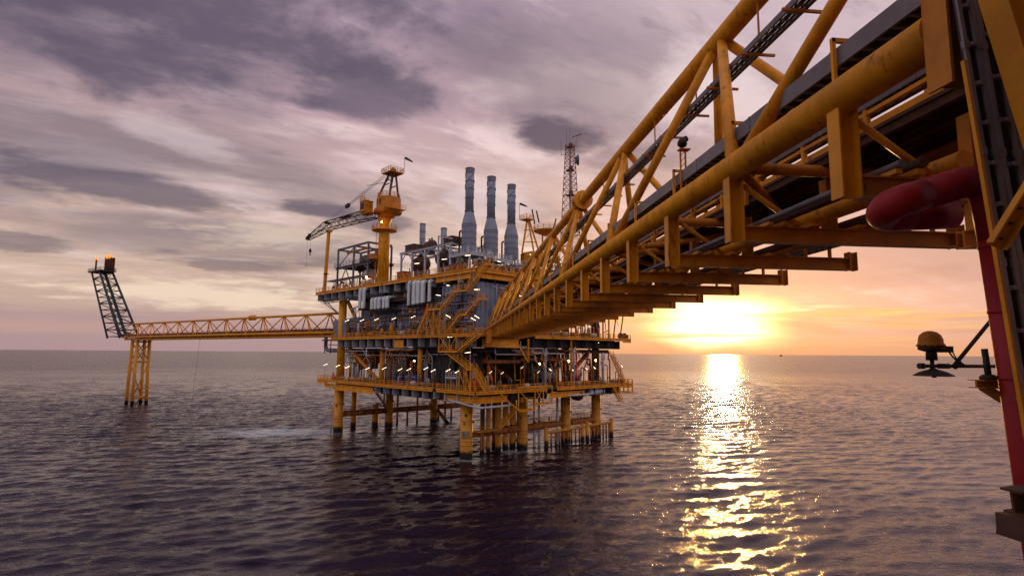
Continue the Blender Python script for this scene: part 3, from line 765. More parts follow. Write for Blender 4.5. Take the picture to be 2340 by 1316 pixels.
for i, (u, v) in enumerate(LEGS):
    r = 1.27 if i in (0, 4) else 1.15
    lg = P('leg', 'leg', lambda b: (b.tube((u, v, -9), (u, v, 11.6), r, n=28), b.tube((u, v, 11.6), (u, v, 12.9), r, r * .82, n=28, caps=False)))
    for z in (2.6, 3.4, 4.1, 7.4): P('weld_band', 'rust', lambda b: b.lathe((u, v, z), [(r, -.04), (r + .035, -.03), (r + .035, .03), (r, .04)], 28), lg)
    P('anode_lug', 'brace', lambda b: [b.box((u + math.cos(a) * (r + .1), v + math.sin(a) * (r + .1), z), (.35, .35, .5), a) for a, z in ((-2.6, 7), (-.8, 7.2), (2.3, 5.6), (-1.7, 9.3))], lg)
    P('deck_column', 'yellow' if i > 3 else 'rust', lambda b: b.tube((u, v, 12.9), (u, v, ZU - 1.2), r * .82, n=20))  # front row browned to stand for the shade between the decks
for v in (18, 34):
    P('deck_column', 'yellow', lambda b: b.tube((0.4, v, ZC), (0.4, v, ZM - 1.5), .62, n=16))
# leg mark AA on the nearest leg
mk = P('leg_mark', 'leg', lambda b: None)
bpy.data.objects.remove(mk)
du, dv = -PA.x, -PA.y
ca_, sa_ = math.cos(-PAN), math.sin(-PAN); wd = Vector((du * ca_ - dv * sa_, du * sa_ + dv * ca_, 0)).normalized()
td = Vector((-wd.y, wd.x, 0)); td = -td if td.dot(Vector((1, 0, 0))) < 0 else td
mc = Vector((0.4, 1.5, 4.9)) + wd * 1.30 + td * (-.12)
mk = P('leg_mark_plate', 'beige', lambda b: b.bar(mc - td * .8, mc + td * .8, .05, 1.15))
def letters(b):
    f_ = mc + wd * .05
    for x0 in (-.36, .36):
        c = f_ + td * x0
        b.bar(c + td * -.26 + Z3 * -.38, c + Z3 * .38, .03, .10, up=td); b.bar(c + td * .26 + Z3 * -.38, c + Z3 * .38, .03, .10, up=td)
        b.bar(c + td * -.15 + Z3 * -.1, c + td * .15 + Z3 * -.1, .03, .09)
    for s1 in (-1, 1):
        b.bar(f_ - td * .8 + Z3 * .55 * s1, f_ + td * .8 + Z3 * .55 * s1, .03, .06); b.bar(f_ + td * .77 * s1 - Z3 * .55, f_ + td * .77 * s1 + Z3 * .55, .03, .06, up=td)
P('lettering', 'dark', letters, mk)
P('number_plate', 'dark', lambda b: b.bar(Vector((0.4, 1.5, 8.6)) + wd * 1.31 - td * .35, Vector((0.4, 1.5, 8.6)) + wd * 1.31 + td * .1, .05, .5))
# jacket bracing just over the water
for v, r in ((53.5, .75), (1.5, .7)):
    for a, c in ((0, 1), (1, 2), (2, 3)):
        L0 = LEGS if v < 10 else LEGS[4:]
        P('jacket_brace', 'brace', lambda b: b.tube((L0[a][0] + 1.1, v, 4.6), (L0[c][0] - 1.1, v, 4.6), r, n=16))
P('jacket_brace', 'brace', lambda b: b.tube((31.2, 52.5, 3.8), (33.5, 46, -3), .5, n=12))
for v, us in ((53.5, (1, 42)), (1.5, (17.5, 41))):
    P('brace_walkway', 'brace', lambda b: (b.span((us[0], v - .5, 5.32), (us[1], v + .5, 5.4)), b.rail([(us[0], v - .5, 5.4), (us[1], v - .5, 5.4)], 1.1, 2.6, .035, False), b.rail([(us[0], v + .5, 5.4), (us[1], v + .5, 5.4)], 1.1, 2.6, .035, False)))

# ---- decks
def deck(name, z, rects, front, right, gz, gcol):
    eh = .75 if z > 30 else .5
    dk = P(name, 'grating', lambda b: [b.span((a, c, z - .22), (bb, d, z)) for a, bb, c, d in rects])
    for (u, v0, v1) in front:
        P('edge_beam', 'yellow', lambda b: b.ibeam((u, v0, z - eh / 2), (u, v1, z - eh / 2), .35, eh), dk)
        P('handrail', 'yellow', lambda b: b.rail([(u + .05, v0, z), (u + .05, v1, z)]), dk)
    for (v, a, c) in right:
        P('edge_beam', 'yellow', lambda b: b.ibeam((a, v, z - eh / 2), (c, v, z - eh / 2), .35, eh), dk)
        P('handrail', 'yellow', lambda b: b.rail([(a, v + .05, z), (c, v + .05, z)]), dk)
    return dk
dc = deck('cellar_deck', ZC, [(-2.3, 46, -4.3, 57)], [(-2.5, -4.3, 8), (-2.5, 9.2, 57)], [(-4.5, -2.3, 17.8), (-4.5, 21, 46)], 1.7, 'grey')
P('extension', 'yellow', lambda b: (b.span((46.0, -4.4, ZC - .3), (50, 1.5, ZC - .01)), b.ibeam((46, -4.5, ZC - .4), (50, -4.5, ZC - .4), .4, .9), b.rail([(46, -4.4, ZC), (50, -4.4, ZC), (50, 1.5, ZC)], 1.15, 1.6)), dc)
P('extension', 'yellow', lambda b: (b.span((-2.3, 57.0, ZC - .28), (5.5, 62.5, ZC - .012)), b.ibeam((-2.5, 57, ZC - .5), (-2.5, 62.6, ZC - .5), .3, .8), b.ibeam((-2.5, 62.6, ZC - .5), (5.5, 62.6, ZC - .5), .3, .8), b.rail([(-2.4, 57, ZC), (-2.4, 62.5, ZC), (5.5, 62.5, ZC)])), dc)
P('deep_edge_girder', 'yellow', lambda b: b.ibeam((-2.2, 33.5, ZC - 1.6), (-2.2, 52.5, ZC - 1.6), .5, 1.5), dc)
P('deep_edge_girder', 'yellow', lambda b: b.ibeam((-2.2, 53.0, ZC - 1.45), (-2.2, 58.5, ZC - 1.45), .5, 1.1), dc)
P('deep_edge_girder', 'yellow', lambda b: b.ibeam((-1.6, -4.2, ZC - 1.55), (-1.6, 6.5, ZC - 1.55), .6, 1.3), dc)
P('deep_edge_girder', 'yellow', lambda b: b.ibeam((-2.0, -3.8, ZC - 1.55), (6.5, -3.8, ZC - 1.55), .6, 1.3), dc)
P('deep_edge_girder', 'yellow', lambda b: b.ibeam((19, -4.1, ZC - 1.5), (31, -4.1, ZC - 1.5), .5, 1.2), dc)
dm = deck('main_deck', ZM, [(-2.3, 46, -4.3, 55.5)], [(-2.5, -4.3, 55.5)], [(-4.5, -2.3, 10), (-4.5, 14, 46.5)], 2.2, 'grey')
P('deep_edge_girder', 'yellow', lambda b: b.ibeam((-2.3, 20.8, ZM - 1.75), (-2.3, 24.6, ZM - 1.75), .4, 1.7), dm)
P('deep_edge_girder', 'yellow', lambda b: b.ibeam((-.5, -4.0, ZM - 1.7), (9.5, -4.0, ZM - 1.7), .5, 1.6), dm)
P('extension', 'yellow', lambda b: (b.span((46.0, -4.2, ZM - .3), (49.5, -.5, ZM - .01)), b.ibeam((46, -4.5, ZM - .4), (49.5, -4.5, ZM - .4), .4, .9), b.rail([(46, -4.4, ZM), (49.5, -4.4, ZM), (49.5, -.5, ZM)], 1.15, 1.4)), dm)
du_ = deck('upper_deck', ZU, [(-2.0, 46, -3.8, 66.5)], [(-2.2, -3.8, 31), (-2.2, 31.4, 66.5)], [(-4.0, -2.0, 46)], 1.6, 'grey')
P('deep_edge_girder', 'yellow', lambda b: b.ibeam((-2.0, -3.6, ZU - 1.4), (-2.0, 9.5, ZU - 1.4), .5, 1.0), du_)
P('deep_edge_girder', 'yellow', lambda b: b.ibeam((-1.9, -3.7, ZU - 1.4), (26, -3.7, ZU - 1.4), .5, 1.0), du_)
# grey plate girders with transverse stiffener bays under each deck edge
def girders(dk, z, h, us, vs, side_v):
    for (a, c, n) in us:
        P('plate_girder', 'wall2', lambda b: (b.span((-.65, a, z - h), (-.55, c, z - .25)), b.span((-1.0, a, z - h - .06), (-.2, c, z - h))), dk)
        for k in range(n + 1): P('stiffener_plate', 'light', lambda b: b.span((-2.25, a + (c - a) * k / n - .06, z - h + .15), (-.66, a + (c - a) * k / n + .06, z - .55)), dk)  # pale paint stands for side light on the stiffeners, webs kept dark
    for (a, c, n) in vs:
        P('plate_girder', 'wall2', lambda b: (b.span((a, side_v + 1.85, z - h), (c, side_v + 1.95, z - .25)), [b.span((a + (c - a) * k / n - .06, side_v + .3, z - h), (a + (c - a) * k / n + .06, side_v + 1.84, z - .55)) for k in range(n + 1)]), dk)
girders(dc, ZC, 2.2, [(1.5, 32.5, 8)], [(7.5, 18, 3), (31.5, 45, 4)], -4.5)
girders(dm, ZM, 2.5, [(-2.5, 19.5, 5), (25.2, 52, 7)], [(14, 45, 7)], -4.5)
girders(du_, ZU, 2.6, [(-3, 30, 7), (32, 65, 8)], [(-2, 44, 9)], -4.0)
def joists(dk, z, h):
    P('deck_framing', 'dark', lambda b: ([b.span((0, v - .15, z - h), (45.5, v + .15, z - .23)) for v in (6, 12, 18, 24, 30, 36, 42, 48, 54)], [b.span((u - .15, -2.4, z - h + .15), (u + .15, 55, z - .232)) for u in (4, 10, 16, 22, 28, 34, 40)]), dk)
joists(dc, ZC, 1.6); joists(dm, ZM, 2.0); joists(du_, ZU, 1.8)
# left underside of the overhanging upper deck
P('hung_walkway', 'grey', lambda b: (b.span((-2.2, 31, 34.35), (-1.2, 63, 34.42)), b.rail([(-2.2, 31, 34.42), (-2.2, 63, 34.42)], 1.1, 2.4, .035, False), [b.bar((-2.2, v, 34.4), (-2.2, v, 36.7), .1, .1) for v in (35, 42, 49, 56, 63)]), du_)
for v0, v1 in ((61.5, 54.6), (63.5, 54.6)):
    P('knee_brace', 'grey', lambda b: b.tube((-1.0, v0, 34.6), (-.8, v1, 31.0), .13, n=8), du_)
# ---- cladding walls, and dark sheets for the shade inside the decks
P('cladding_wall', 'wall', lambda b: b.span((-.9, 50.5, ZM), (.3, 57.5, 29.6)), dm)
for a, c, z1 in ((30.5, 50.4, 29.9), (28.6, 45, 31.6), (9.0, 28.5, 33.4), (-3.2, 8.9, 35.0)):
    uu = 0.0 if z1 < 30 else (.35 if z1 < 32 else (.7 if z1 < 34 else -.85))
    P('cladding_wall', 'wall', lambda b: b.corrug((uu, c), (uu, a), ZM, z1), dm)
P('cladding_wall', 'wall', lambda b: b.corrug((-.85, -3.2), (22, -3.2), ZM, 35.0), dm)
P('ledge', 'rust', lambda b: (b.span((-.6, 27, 30.35), (.0, 40, 30.5)), b.span((-.3, 12, 29.6), (.4, 27.5, 29.72))), dm)
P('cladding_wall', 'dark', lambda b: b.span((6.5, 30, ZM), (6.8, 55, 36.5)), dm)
P('cladding_wall', 'dark', lambda b: b.span((9, 2, ZC), (9.3, 45, 22)), dc)  # dark sheet added for the black shade deep in the cellar deck
P('cladding_wall', 'light', lambda b: b.span((1.9, 17.6, ZC), (2.3, 18.4, 22.2)), dc)
P('cladding_wall', 'wall2', lambda b: (b.corrug((2.6, 17.5), (2.6, 8.5), ZC, 22.2, 1.1, .22)), dc)
P('cladding_wall', 'wall2', lambda b: b.corrug((3.6, 8.0), (3.6, .5), ZC, 22.0, 1.1, .22), dc)
P('cladding_wall', 'dark', lambda b: b.span((9.4, 6.5, ZC), (34, 6.8, 22.2)), dc)  # dark sheet for the shaded depth behind the right face
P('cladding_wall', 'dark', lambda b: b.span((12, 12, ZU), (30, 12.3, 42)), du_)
P('shade_slab', 'dark', lambda b: b.span((1.2, -1.2, 21.0), (44.5, 53, 21.9)), dm)  # solid dark slab standing for the shaded band under the main deck
P('shade_slab', 'dark', lambda b: b.span((1.4, 11, 35.0), (44, 54, 35.6)), du_)  # same kind of dark slab for the shade beneath the upper deck
# conduits, boxes, doors and ladders fixed to the cladding
rf = random.Random(17)
def wall_u(v, z): return (-.35 if z < 29.4 else .05) if v > 30 else ((.35 if z < 31 and v > 28.6 else .4) if v > 8.9 else -1.15)
for k in range(46):
    v = rf.uniform(-2.5, 49); z0 = rf.choice([ZM + .2, 27, 29, 30.5]); h_ = rf.uniform(1.5, 4.5); u = wall_u(v, z0) - .02
    P('conduit', rf.choice(['light', 'grey', 'yellow', 'rust', 'dark', 'white']), lambda b: b.path([(u - .12, v, z0), (u - .12, v, z0 + h_), (u - .12, v + rf.uniform(-3, 3), z0 + h_), (u - .12, v + rf.uniform(-3, 3), z0 + h_ + .6)], rf.uniform(.045, .11), 6, .2, 3), dm)
for k in range(40):
    v = rf.uniform(-2.5, 49.5); z0 = rf.choice([25.6, 26.2, 28.0, 30.6, 31.5]); u = wall_u(v, z0)
    P('junction_box', rf.choice(['white', 'dark', 'redbox', 'orange', 'light', 'dark', 'yellow']), lambda b: b.box((u - .2, v, z0), (.3, rf.uniform(.4, 1.2), rf.uniform(.4, 1.3))), dm)
rw = random.Random(31)
for k, (z, m, r) in enumerate(((26.9, 'rust', .11), (27.5, 'light', .07), (28.3, 'brownbeam', .1), (29.2, 'grey', .12), (30.8, 'rust', .14), (31.2, 'light', .08), (26.2, 'brownbeam', .09), (32.4, 'rust', .12))):
    def run(b):
        v = 49.0 if z < 29.5 else 28.0; pts = []; zz = z
        while v > -2.5:
            u = wall_u(v, zz) - .32; pts.append((u, v, zz)); v -= rw.uniform(3, 7)
            pts.append((u, max(v, -2.6), zz)); zz = z + rw.uniform(-.5, .5)
        b.path(pts, r, 7, .3, 3)
    P('pipe_run', m, run, dm)
for k in range(7):
    v = (48.2, 43, 38.6, 27.6, 23.6, 19.2, 7.4)[k]; h_ = rw.uniform(2.2, 3.6); r = rw.uniform(.35, .6)
    P('upright_vessel', ('rust', 'beige', 'rust', 'brownbeam', 'grey', 'rust', 'beige')[k], lambda b: b.lathe((-1.25, v, ZM), [(r * .8, 0), (r * .8, .3), (r, .4), (r, h_), (r * .6, h_ + .3), (r * .2, h_ + .4)], 12), dm)
for v in (46.5, 41.2, 26.4, 12.5, 3.0):
    P('door', 'dark', lambda b: b.box((wall_u(v, 26) - .12, v, ZM + 1.15), (.2, 1.3, 2.3)), dm)
for v in (36.5, 20.6, -1.6):
    u = wall_u(v, 28) - .25
    P('wall_ladder', 'yellow', lambda b: ([b.bar((u, v + d, ZM), (u, v + d, 32.5), .08, .08) for d in (0, .5)], [b.bar((u, v, ZM + .35 * i), (u, v + .5, ZM + .35 * i), .05, .05) for i in range(1, 22)]), dm)
for k in range(26):
    u = rf.uniform(1.5, 20); z0 = rf.choice([ZM, 26, 28, 30, 31]); h_ = rf.uniform(1.5, 4)
    P('conduit', rf.choice(['light', 'grey', 'white', 'dark', 'rust']), lambda b: b.path([(u, -3.75, z0), (u, -3.75, z0 + h_), (u + rf.uniform(-3, 3), -3.75, z0 + h_)], rf.uniform(.05, .13), 6, .2, 3), dm)
for k in range(44):   # dense small plant between the lower decks, seen against the dark bay
    v = rf.uniform(-1, 56); u = rf.uniform(-.8, 5); h_ = rf.uniform(1.2, 6.5)
    m = rf.choice(['rust', 'brownbeam', 'yellow', 'grey', 'light', 'redbox', 'dark', 'beige'])
    P('pipe_riser', m, lambda b: b.path([(u, v, ZC), (u, v, ZC + h_), (u + rf.uniform(-1, 2), v + rf.uniform(-2, 2), ZC + h_), (u + rf.uniform(0, 2), v + rf.uniform(-2, 2), 21.4)], rf.uniform(.07, .24), 7, .3, 3), dc)
for k in range(40):
    u = rf.uniform(1, 45); v = rf.uniform(-3.2, 3); h_ = rf.uniform(1.0, 6.5)
    m = rf.choice(['rust', 'brownbeam', 'yellow', 'grey', 'light', 'redbox', 'dark', 'orange'])
    P('pipe_riser', m, lambda b: b.path([(u, v, ZC), (u, v, ZC + h_), (u + rf.uniform(-2, 2), v + rf.uniform(-1, 2), ZC + h_), (u + rf.uniform(-2, 2), v + rf.uniform(0, 2), 21.4)], rf.uniform(.07, .26), 7, .3, 3), dc)
for k in range(30):
    u = rf.uniform(13, 45); v = rf.uniform(-3.4, 2); h_ = rf.uniform(1.0, 8)
    P('pipe_riser', rf.choice(['rust', 'brownbeam', 'yellow', 'grey', 'light', 'dark']), lambda b: b.path([(u, v, ZM), (u, v, ZM + h_), (u + rf.uniform(-2, 2), v + 1, ZM + h_), (u, v + 1.5, 35)], rf.uniform(.08, .25), 7, .3, 3), dm)
# diagonal bracing between the decks
for a, c in [((.4, 50.5, 22.0), (.4, 36, 14.2)), ((1.6, 3.0, 21.8), (15.2, 3.0, 14.4)), ((31.8, 2.6, 14.4), (41.6, 2.6, 21.8)), ((.4, 52.4, 34.5), (1.0, 45.5, 26))]:
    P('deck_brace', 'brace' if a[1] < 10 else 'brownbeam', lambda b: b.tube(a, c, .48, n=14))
P('crossbeam', 'brace', lambda b: b.ibeam((3, -1.5, 19.2), (12.5, -1.5, 19.2), .4, .7))
P('crossbeam', 'brace', lambda b: b.ibeam((13, -1.2, 19.6), (27, -1.2, 19.6), .4, .6))
for u, v, z0, z1 in ((12.4, -4.0, 19, 24), (26.2, -4.2, 13.4, 24)):
    P('hanger_post', 'yellow', lambda b: b.ibeam((u, v, z0), (u, v, z1), .35, .35, up=Vector((1, 0, 0))))
P('hanger_post', 'yellow', lambda b: b.bar((8.5, -4.0, 23.8), (12.3, -4.0, 19.1), .22, .3))
# pipe runs under the main deck, below the cellar deck and up the walls
rg = random.Random(3)
for k in range(44):
    m = rg.choice(['grey', 'light', 'light', 'rust', 'dark', 'white', 'brownbeam'])
    if k < 18:
        v0 = rg.uniform(-2, 40); v1 = v0 + rg.uniform(5, 18); v1 = min(v1, 54); z = rg.uniform(19.9, 22.0); u = rg.uniform(-2.0, 1.5)
        pts = [(u, v0, z), (u, v1, z), (u, v1, z - rg.uniform(.6, 2.2)), (u + 2, v1, z - 2.2)]
    elif k < 28:
        a0 = rg.uniform(2, 30); a1 = a0 + rg.uniform(5, 14); z = rg.uniform(20.2, 22.4); v = rg.uniform(-4, -1.5)
        pts = [(a0, v, z + 1.5), (a0, v, z), (a1, v, z), (a1, v, z - rg.uniform(.6, 2.4)), (a1 + 1.5, v, z - 2.4)]
    elif k < 36:
        a0 = rg.uniform(2, 30); a1 = a0 + rg.uniform(5, 12); z = rg.uniform(33, 36); v = rg.uniform(-4.2, -3.6)
        pts = [(a0, v, z), (a1, v, z), (a1, v, z - rg.uniform(1, 3)), (a1 + 2, v, z - 3)]
    else:
        v = rg.uniform(-2.5, 50); z0 = ZC; u = rg.uniform(-.5, 3)
        pts = [(u, v, ZC), (u, v, 18 + rg.uniform(0, 3)), (u + rg.uniform(-1, 1), v + 2.5, 21.5), (u, v + 2.5, 23)]
    P('pipe_run', m, lambda b: b.path(pts, rg.uniform(.06, .17), 7, .35, 3))
P('pipe_run', 'light', lambda b: b.path([(-2.5, -2.8, 23.7), (-2.5, -2.8, 11.7), (0, -2.9, 11.4)], .05, 7, .2))
P('pipe_run', 'light', lambda b: b.path([(-2.45, 3.8, 11.55), (-2.0, -5.1, 10.5), (6, -5.4, 10.6)], .22, 10, .6))
P('pipe_run', 'light', lambda b: b.tube((24, -4.9, 11.6), (33.5, -4.9, 11.7), .2, n=10))
P('pipe_run', 'dark', lambda b: b.path([(-.6, 31, 13), (-.6, 31, 8.2), (3, 40.5, 8.0)], .2, 10, .9))
# white stub pipe elbow by the flare bridge
P('flare_header', 'stack', lambda b: b.path([(2, 59.0, 27.0), (-.5, 62.4, 26.6), (-.5, 62.4, 21.4), (2, 54.5, 21.2)], .55, 14, 1.4, 6))
P('header_frame', 'rust', lambda b: (b.span((-1.5, 56, 24.0), (4, 63, 24.3)), b.span((-1.2, 56, 22.8), (4, 62, 22.95)), [b.bar((u, v, 20.5), (u, v, 24.2), .2, .2) for u, v in ((-1.2, 58), (-1.2, 61.5), (3.8, 61.5), (3.8, 57))]))

# ---- staircases
def stair_flight(t, o, p, q, w=1.0, side=Vector((1, 0, 0)), m='yellow'):
    p = Vector(p); q = Vector(q); sd_ = side * (w / 2)
    for s1 in (-1, 1):
        pp(t, o, 'stringer', m, lambda b: b.bar(p + sd_ * s1, q + sd_ * s1, .08, .32))
    n_ = max(4, int(abs(q.z - p.z) / .24))
    pp(t, o, 'tread_flight', m, lambda b: [b.bar(p.lerp(q, (i + .5) / n_) - sd_, p.lerp(q, (i + .5) / n_) + sd_, .28, .045) for i in range(n_)])
    for s1 in (-1, 1):
        def hr(b):
            a, c = p + sd_ * s1, q + sd_ * s1; k = max(2, int((c - a).length / 1.5))
            for i in range(k + 1):
                x = a.lerp(c, i / k); b.bar(x, x + Z3 * 1.1, .07, .07)
            for hh in (1.1, .6): b.bar(a + Z3 * hh, c + Z3 * hh, .065, .065)
        pp(t, o, 'handrail', m, hr)
def landing(t, o, a, c, z, m='yellow', rails=True):
    pp(t, o, 'landing', m, lambda b: (b.span((a[0], a[1], z - .1), (c[0], c[1], z)), b.span((a[0] - .03, a[1] - .03, z - .3), (a[0] + .05, c[1] + .03, z + .05)), b.span((a[0] - .03, a[1] - .05, z - .302), (c[0] + .03, a[1] - .03, z + .052)), b.span((a[0] - .03, c[1] + .03, z - .302), (c[0] + .03, c[1] + .05, z + .052))))
    if rails: pp(t, o, 'handrail', m, lambda b: b.rail([(a[0], a[1], z), (a[0], c[1], z)], 1.1, 1.4, .035, False))
o = (-3.2, 8, ZM)
t = pthing('staircase', 'long yellow staircase climbing from the middle deck to the top deck on a braced stand', 'staircase', o, 'yellow platform staircases')
stair_flight(t, o, (-3.2, 13.6, ZM + .1), (-3.2, 10.0, 30.0)); landing(t, o, (-3.9, 5.2), (-2.5, 10), 30.0)
stair_flight(t, o, (-3.2, 5.4, 30.0), (-3.2, .8, 33.2)); landing(t, o, (-3.9, -2.6), (-2.5, .8), 33.2)
stair_flight(t, o, (-3.2, -2.6, 33.2), (-3.2, -8.6, ZU)); landing(t, o, (-3.9, -9.8), (-2.3, -8.4), ZU)
for u in (-3.9, -2.5):
    for v in (5.3, 7.6, 9.9):
        pp(t, o, 'stand_post', 'yellow', lambda b: b.bar((u, v, ZM - .4), (u, v, 29.7), .16, .16))
    pp(t, o, 'stand_brace', 'yellow', lambda b: (b.bar((u, 5.3, ZM), (u, 7.6, 29.5), .1, .1), b.bar((u, 7.6, ZM), (u, 5.3, 29.5), .1, .12), b.bar((u, 7.6, 29.5), (u, 9.9, ZM), .1, .1), b.bar((u, 9.9, 29.5), (u, 7.6, ZM), .1, .12)))
for v in (-2.5, .7): pp(t, o, 'hanger_rod', 'yellow', lambda b: b.bar((-3.2, v, 33.2), (-2.2, v, ZU), .12, .12))
o = (-1.8, 4, ZM)
t = pthing('staircase', 'shorter yellow staircase with two small landings against the dark cladding behind the long one', 'staircase', o, 'yellow platform staircases')
stair_flight(t, o, (-1.8, 5.6, ZM + .1), (-1.8, .9, 28.6)); landing(t, o, (-2.3, -.9), (-1.3, .9), 28.6)
stair_flight(t, o, (-1.8, -.9, 28.6), (-1.8, -4.6, 31.4)); landing(t, o, (-2.3, -6.6), (-1.3, -4.6), 31.4)
o = (-3.2, 0, ZC)
t = pthing('staircase', 'yellow zigzag staircase hanging from the middle deck down to the lower deck', 'staircase', o, 'yellow platform staircases')
stair_flight(t, o, (-3.2, -6.8, ZM), (-3.2, -.2, 21.3)); landing(t, o, (-4.0, -.2), (-2.4, 5.6), 21.3)
landing(t, o, (-4.0, -8.2), (-2.4, -6.6), ZM)
stair_flight(t, o, (-3.0, 4.2, 21.2), (-3.0, -3.0, 17.9)); landing(t, o, (-3.7, -4.6), (-2.4, -3.0), 17.9)
stair_flight(t, o, (-3.0, -4.6, 17.9), (-3.0, -8.6, ZC + .1))
for v in (-.1, 2.0, 5.5): pp(t, o, 'hanger_post', 'yellow', lambda b: b.bar((-3.9, v, 21.3), (-3.9, v, 24.4), .13, .13))
pp(t, o, 'hanger_brace', 'yellow', lambda b: (b.bar((-3.9, 5.4, 24.3), (-3.9, 2.0, 21.4), .12, .12), b.bar((-3.9, 5.4, 21.5), (-2.4, 5.4, 24.3), .1, .1), b.bar((-3.9, 2.0, 21.5), (-3.9, -.1, 24.2), .1, .1)))
for u in (-3.7, -2.5):
    for v in (-4.4, -3.1, -1.0): pp(t, o, 'stand_post', 'yellow', lambda b: b.bar((u, v, ZC), (u, v, 17.8), .15, .15))
    pp(t, o, 'stand_brace', 'yellow', lambda b: (b.bar((u, -4.4, ZC), (u, -3.1, 17.6), .09, .09), b.bar((u, -3.1, ZC), (u, -1.0, 17.5), .09, .09)))
# hanging access frame under the right face
o = (7, -5, 9.6)
t = pthing('access_platform', 'yellow trussed access platform hanging below the lower deck above the conductors', 'platform', o)
pp(t, o, 'floor', 'yellow', lambda b: (b.span((7.2, -6.4, 9.5), (12.0, -4.9, 9.62)), b.span((12.0, -6.4, 10.55), (17.3, -4.9, 10.67)), b.ibeam((7.2, -6.5, 9.5), (12, -6.5, 9.5), .2, .35), b.ibeam((12, -6.5, 10.55), (17.3, -6.5, 10.55), .2, .35)))
for u in (7.2, 12.0, 14.5, 17.2): pp(t, o, 'frame_post', 'yellow', lambda b: b.bar((u, -6.4, 9.5 if u < 12.5 else 10.5), (u, -6.4, 14.2), .18, .18))
pp(t, o, 'frame_brace', 'yellow', lambda b: (b.bar((2.2, -5.6, 13.6), (7.2, -6.4, 9.6), .16, .2), b.bar((7.2, -6.4, 13.6), (12, -6.4, 9.7), .14, .14), b.bar((7.2, -6.4, 14.1), (17.2, -6.4, 14.1), .2, .25), b.bar((12, -6.4, 10.6), (14.5, -6.4, 13.9), .11, .11), b.bar((12, -6.4, 13.9), (14.5, -6.4, 10.6), .11, .12), b.bar((14.5, -6.4, 13.9), (17.2, -6.4, 10.6), .11, .11), b.bar((9.6, -6.4, 9.6), (9.6, -6.4, 11.5), .12, .12)))
pp(t, o, 'handrail', 'yellow', lambda b: b.rail([(7.2, -6.4, 11), (12, -6.4, 11)], 1.0, 1.2, .035, False))
# boat landing frame at the right end
o = (45, -4, 11.4)
t = pthing('boat_landing', 'open yellow boat landing frame hung off the right end of the lower deck', 'boat landing', o)
pp(t, o, 'frame', 'yellow', lambda b: ([b.bar((44 + 1.9 * k, -4.6, 11.2), (44 + 1.9 * k, -4.6, 14.4), .25, .25) for k in range(4)], b.bar((43.8, -4.6, 11.3), (50, -4.6, 11.3), .3, .3), b.bar((43.8, -4.6, 12.8), (50, -4.6, 12.8), .25, .25), b.bar((49.9, -4.6, 11.3), (49.9, 1, 11.3), .25, .25)))
stair_flight(t, o, (41.5, -4.0, 13.0), (45.5, -4.0, 9.2), .9, Vector((0, 1, 0)))

# ---- well conductors, caissons and fenders standing in the sea
def sea_pipe(name, label, cat, u, v, r, z1, m='leg', group=None, coll=()):
    o = (u, v, 0); t = pthing(name, label, cat, o, group)
    pp(t, o, 'pipe', m, lambda b: b.tube((u, v, -7), (u, v, z1), r, n=16))
    for z in coll: pp(t, o, 'collar', 'rust', lambda b: b.lathe((u, v, z), [(r, -.12), (r + .09, -.1), (r + .09, .1), (r, .12)], 16))
    return t
sea_pipe('conductor_pipe', 'slim yellow conductor pipe just right of the leg marked with two letters', 'pipe', 6.9, 2.1, .42, 12.6, group='yellow conductor pipes')
for i, (u, v, r) in enumerate(((10.0, 2.5, .66), (12.4, 2.8, .66), (14.9, 3.1, .66))):
    sea_pipe('conductor_pipe', ['fat yellow conductor pipe, first of the row of three equal ones', 'fat yellow conductor pipe, middle of the row of three equal ones', 'fat yellow conductor pipe, last of the row of three equal ones'][i], 'pipe', u, v, r, 12.6, group='yellow conductor pipes', coll=(5.3,))
sea_pipe('conductor_pipe', 'slim yellow pipe with a collar between the fat conductors and the second leg', 'pipe', 17.6, 4.0, .44, 12.6, group='yellow conductor pipes', coll=(5.6,))
for i, (u, v, r) in enumerate(((9.0, 6.5, .5), (11.6, 7.5, .5), (14.0, 8.2, .5), (18.8, 7.6, .45), (20.5, 6.0, .45))):
    sea_pipe('conductor_pipe', f'rusty conductor pipe in the back row behind the fat yellow ones, number {i + 1} from left', 'pipe', u, v, r, 12.6, 'brace', 'rusty conductor pipes')
sea_pipe('riser_pipe', 'pale grey riser, left one of the close pair right of the hanging platform', 'pipe', 21.0, 2.4, .3, 12.8, 'light', 'grey risers', (5.5,))
sea_pipe('riser_pipe', 'pale grey riser, right one of the close pair right of the hanging platform', 'pipe', 22.6, 2.4, .3, 12.8, 'light', 'grey risers', (5.5,))
sea_pipe('riser_pipe', 'single pale grey riser with a dark foot halfway to the third leg', 'pipe', 27.5, 1.2, .28, 12.8, 'light', 'grey risers', (5.2,))
sea_pipe('caisson', 'yellow caisson behind the left corner leg', 'caisson', 6.7, 58.5, .75, 13, group='caissons under the lower deck')
sea_pipe('caisson', 'short yellow caisson with a black valve elbow near the second back leg', 'caisson', 13.0, 57.5, .95, 6.2, group='caissons under the lower deck')
for i, (u, v) in enumerate(((20, 57), (23.5, 57), (27, 57), (35, 57), (37.5, 57), (40, 57))):
    sea_pipe('caisson', f'thin dark pipe under the back brace, number {i + 1} from the left', 'caisson', u, v, .32, 12.6 if i % 2 == 0 else 5, 'brace', 'thin pipes behind the back brace')
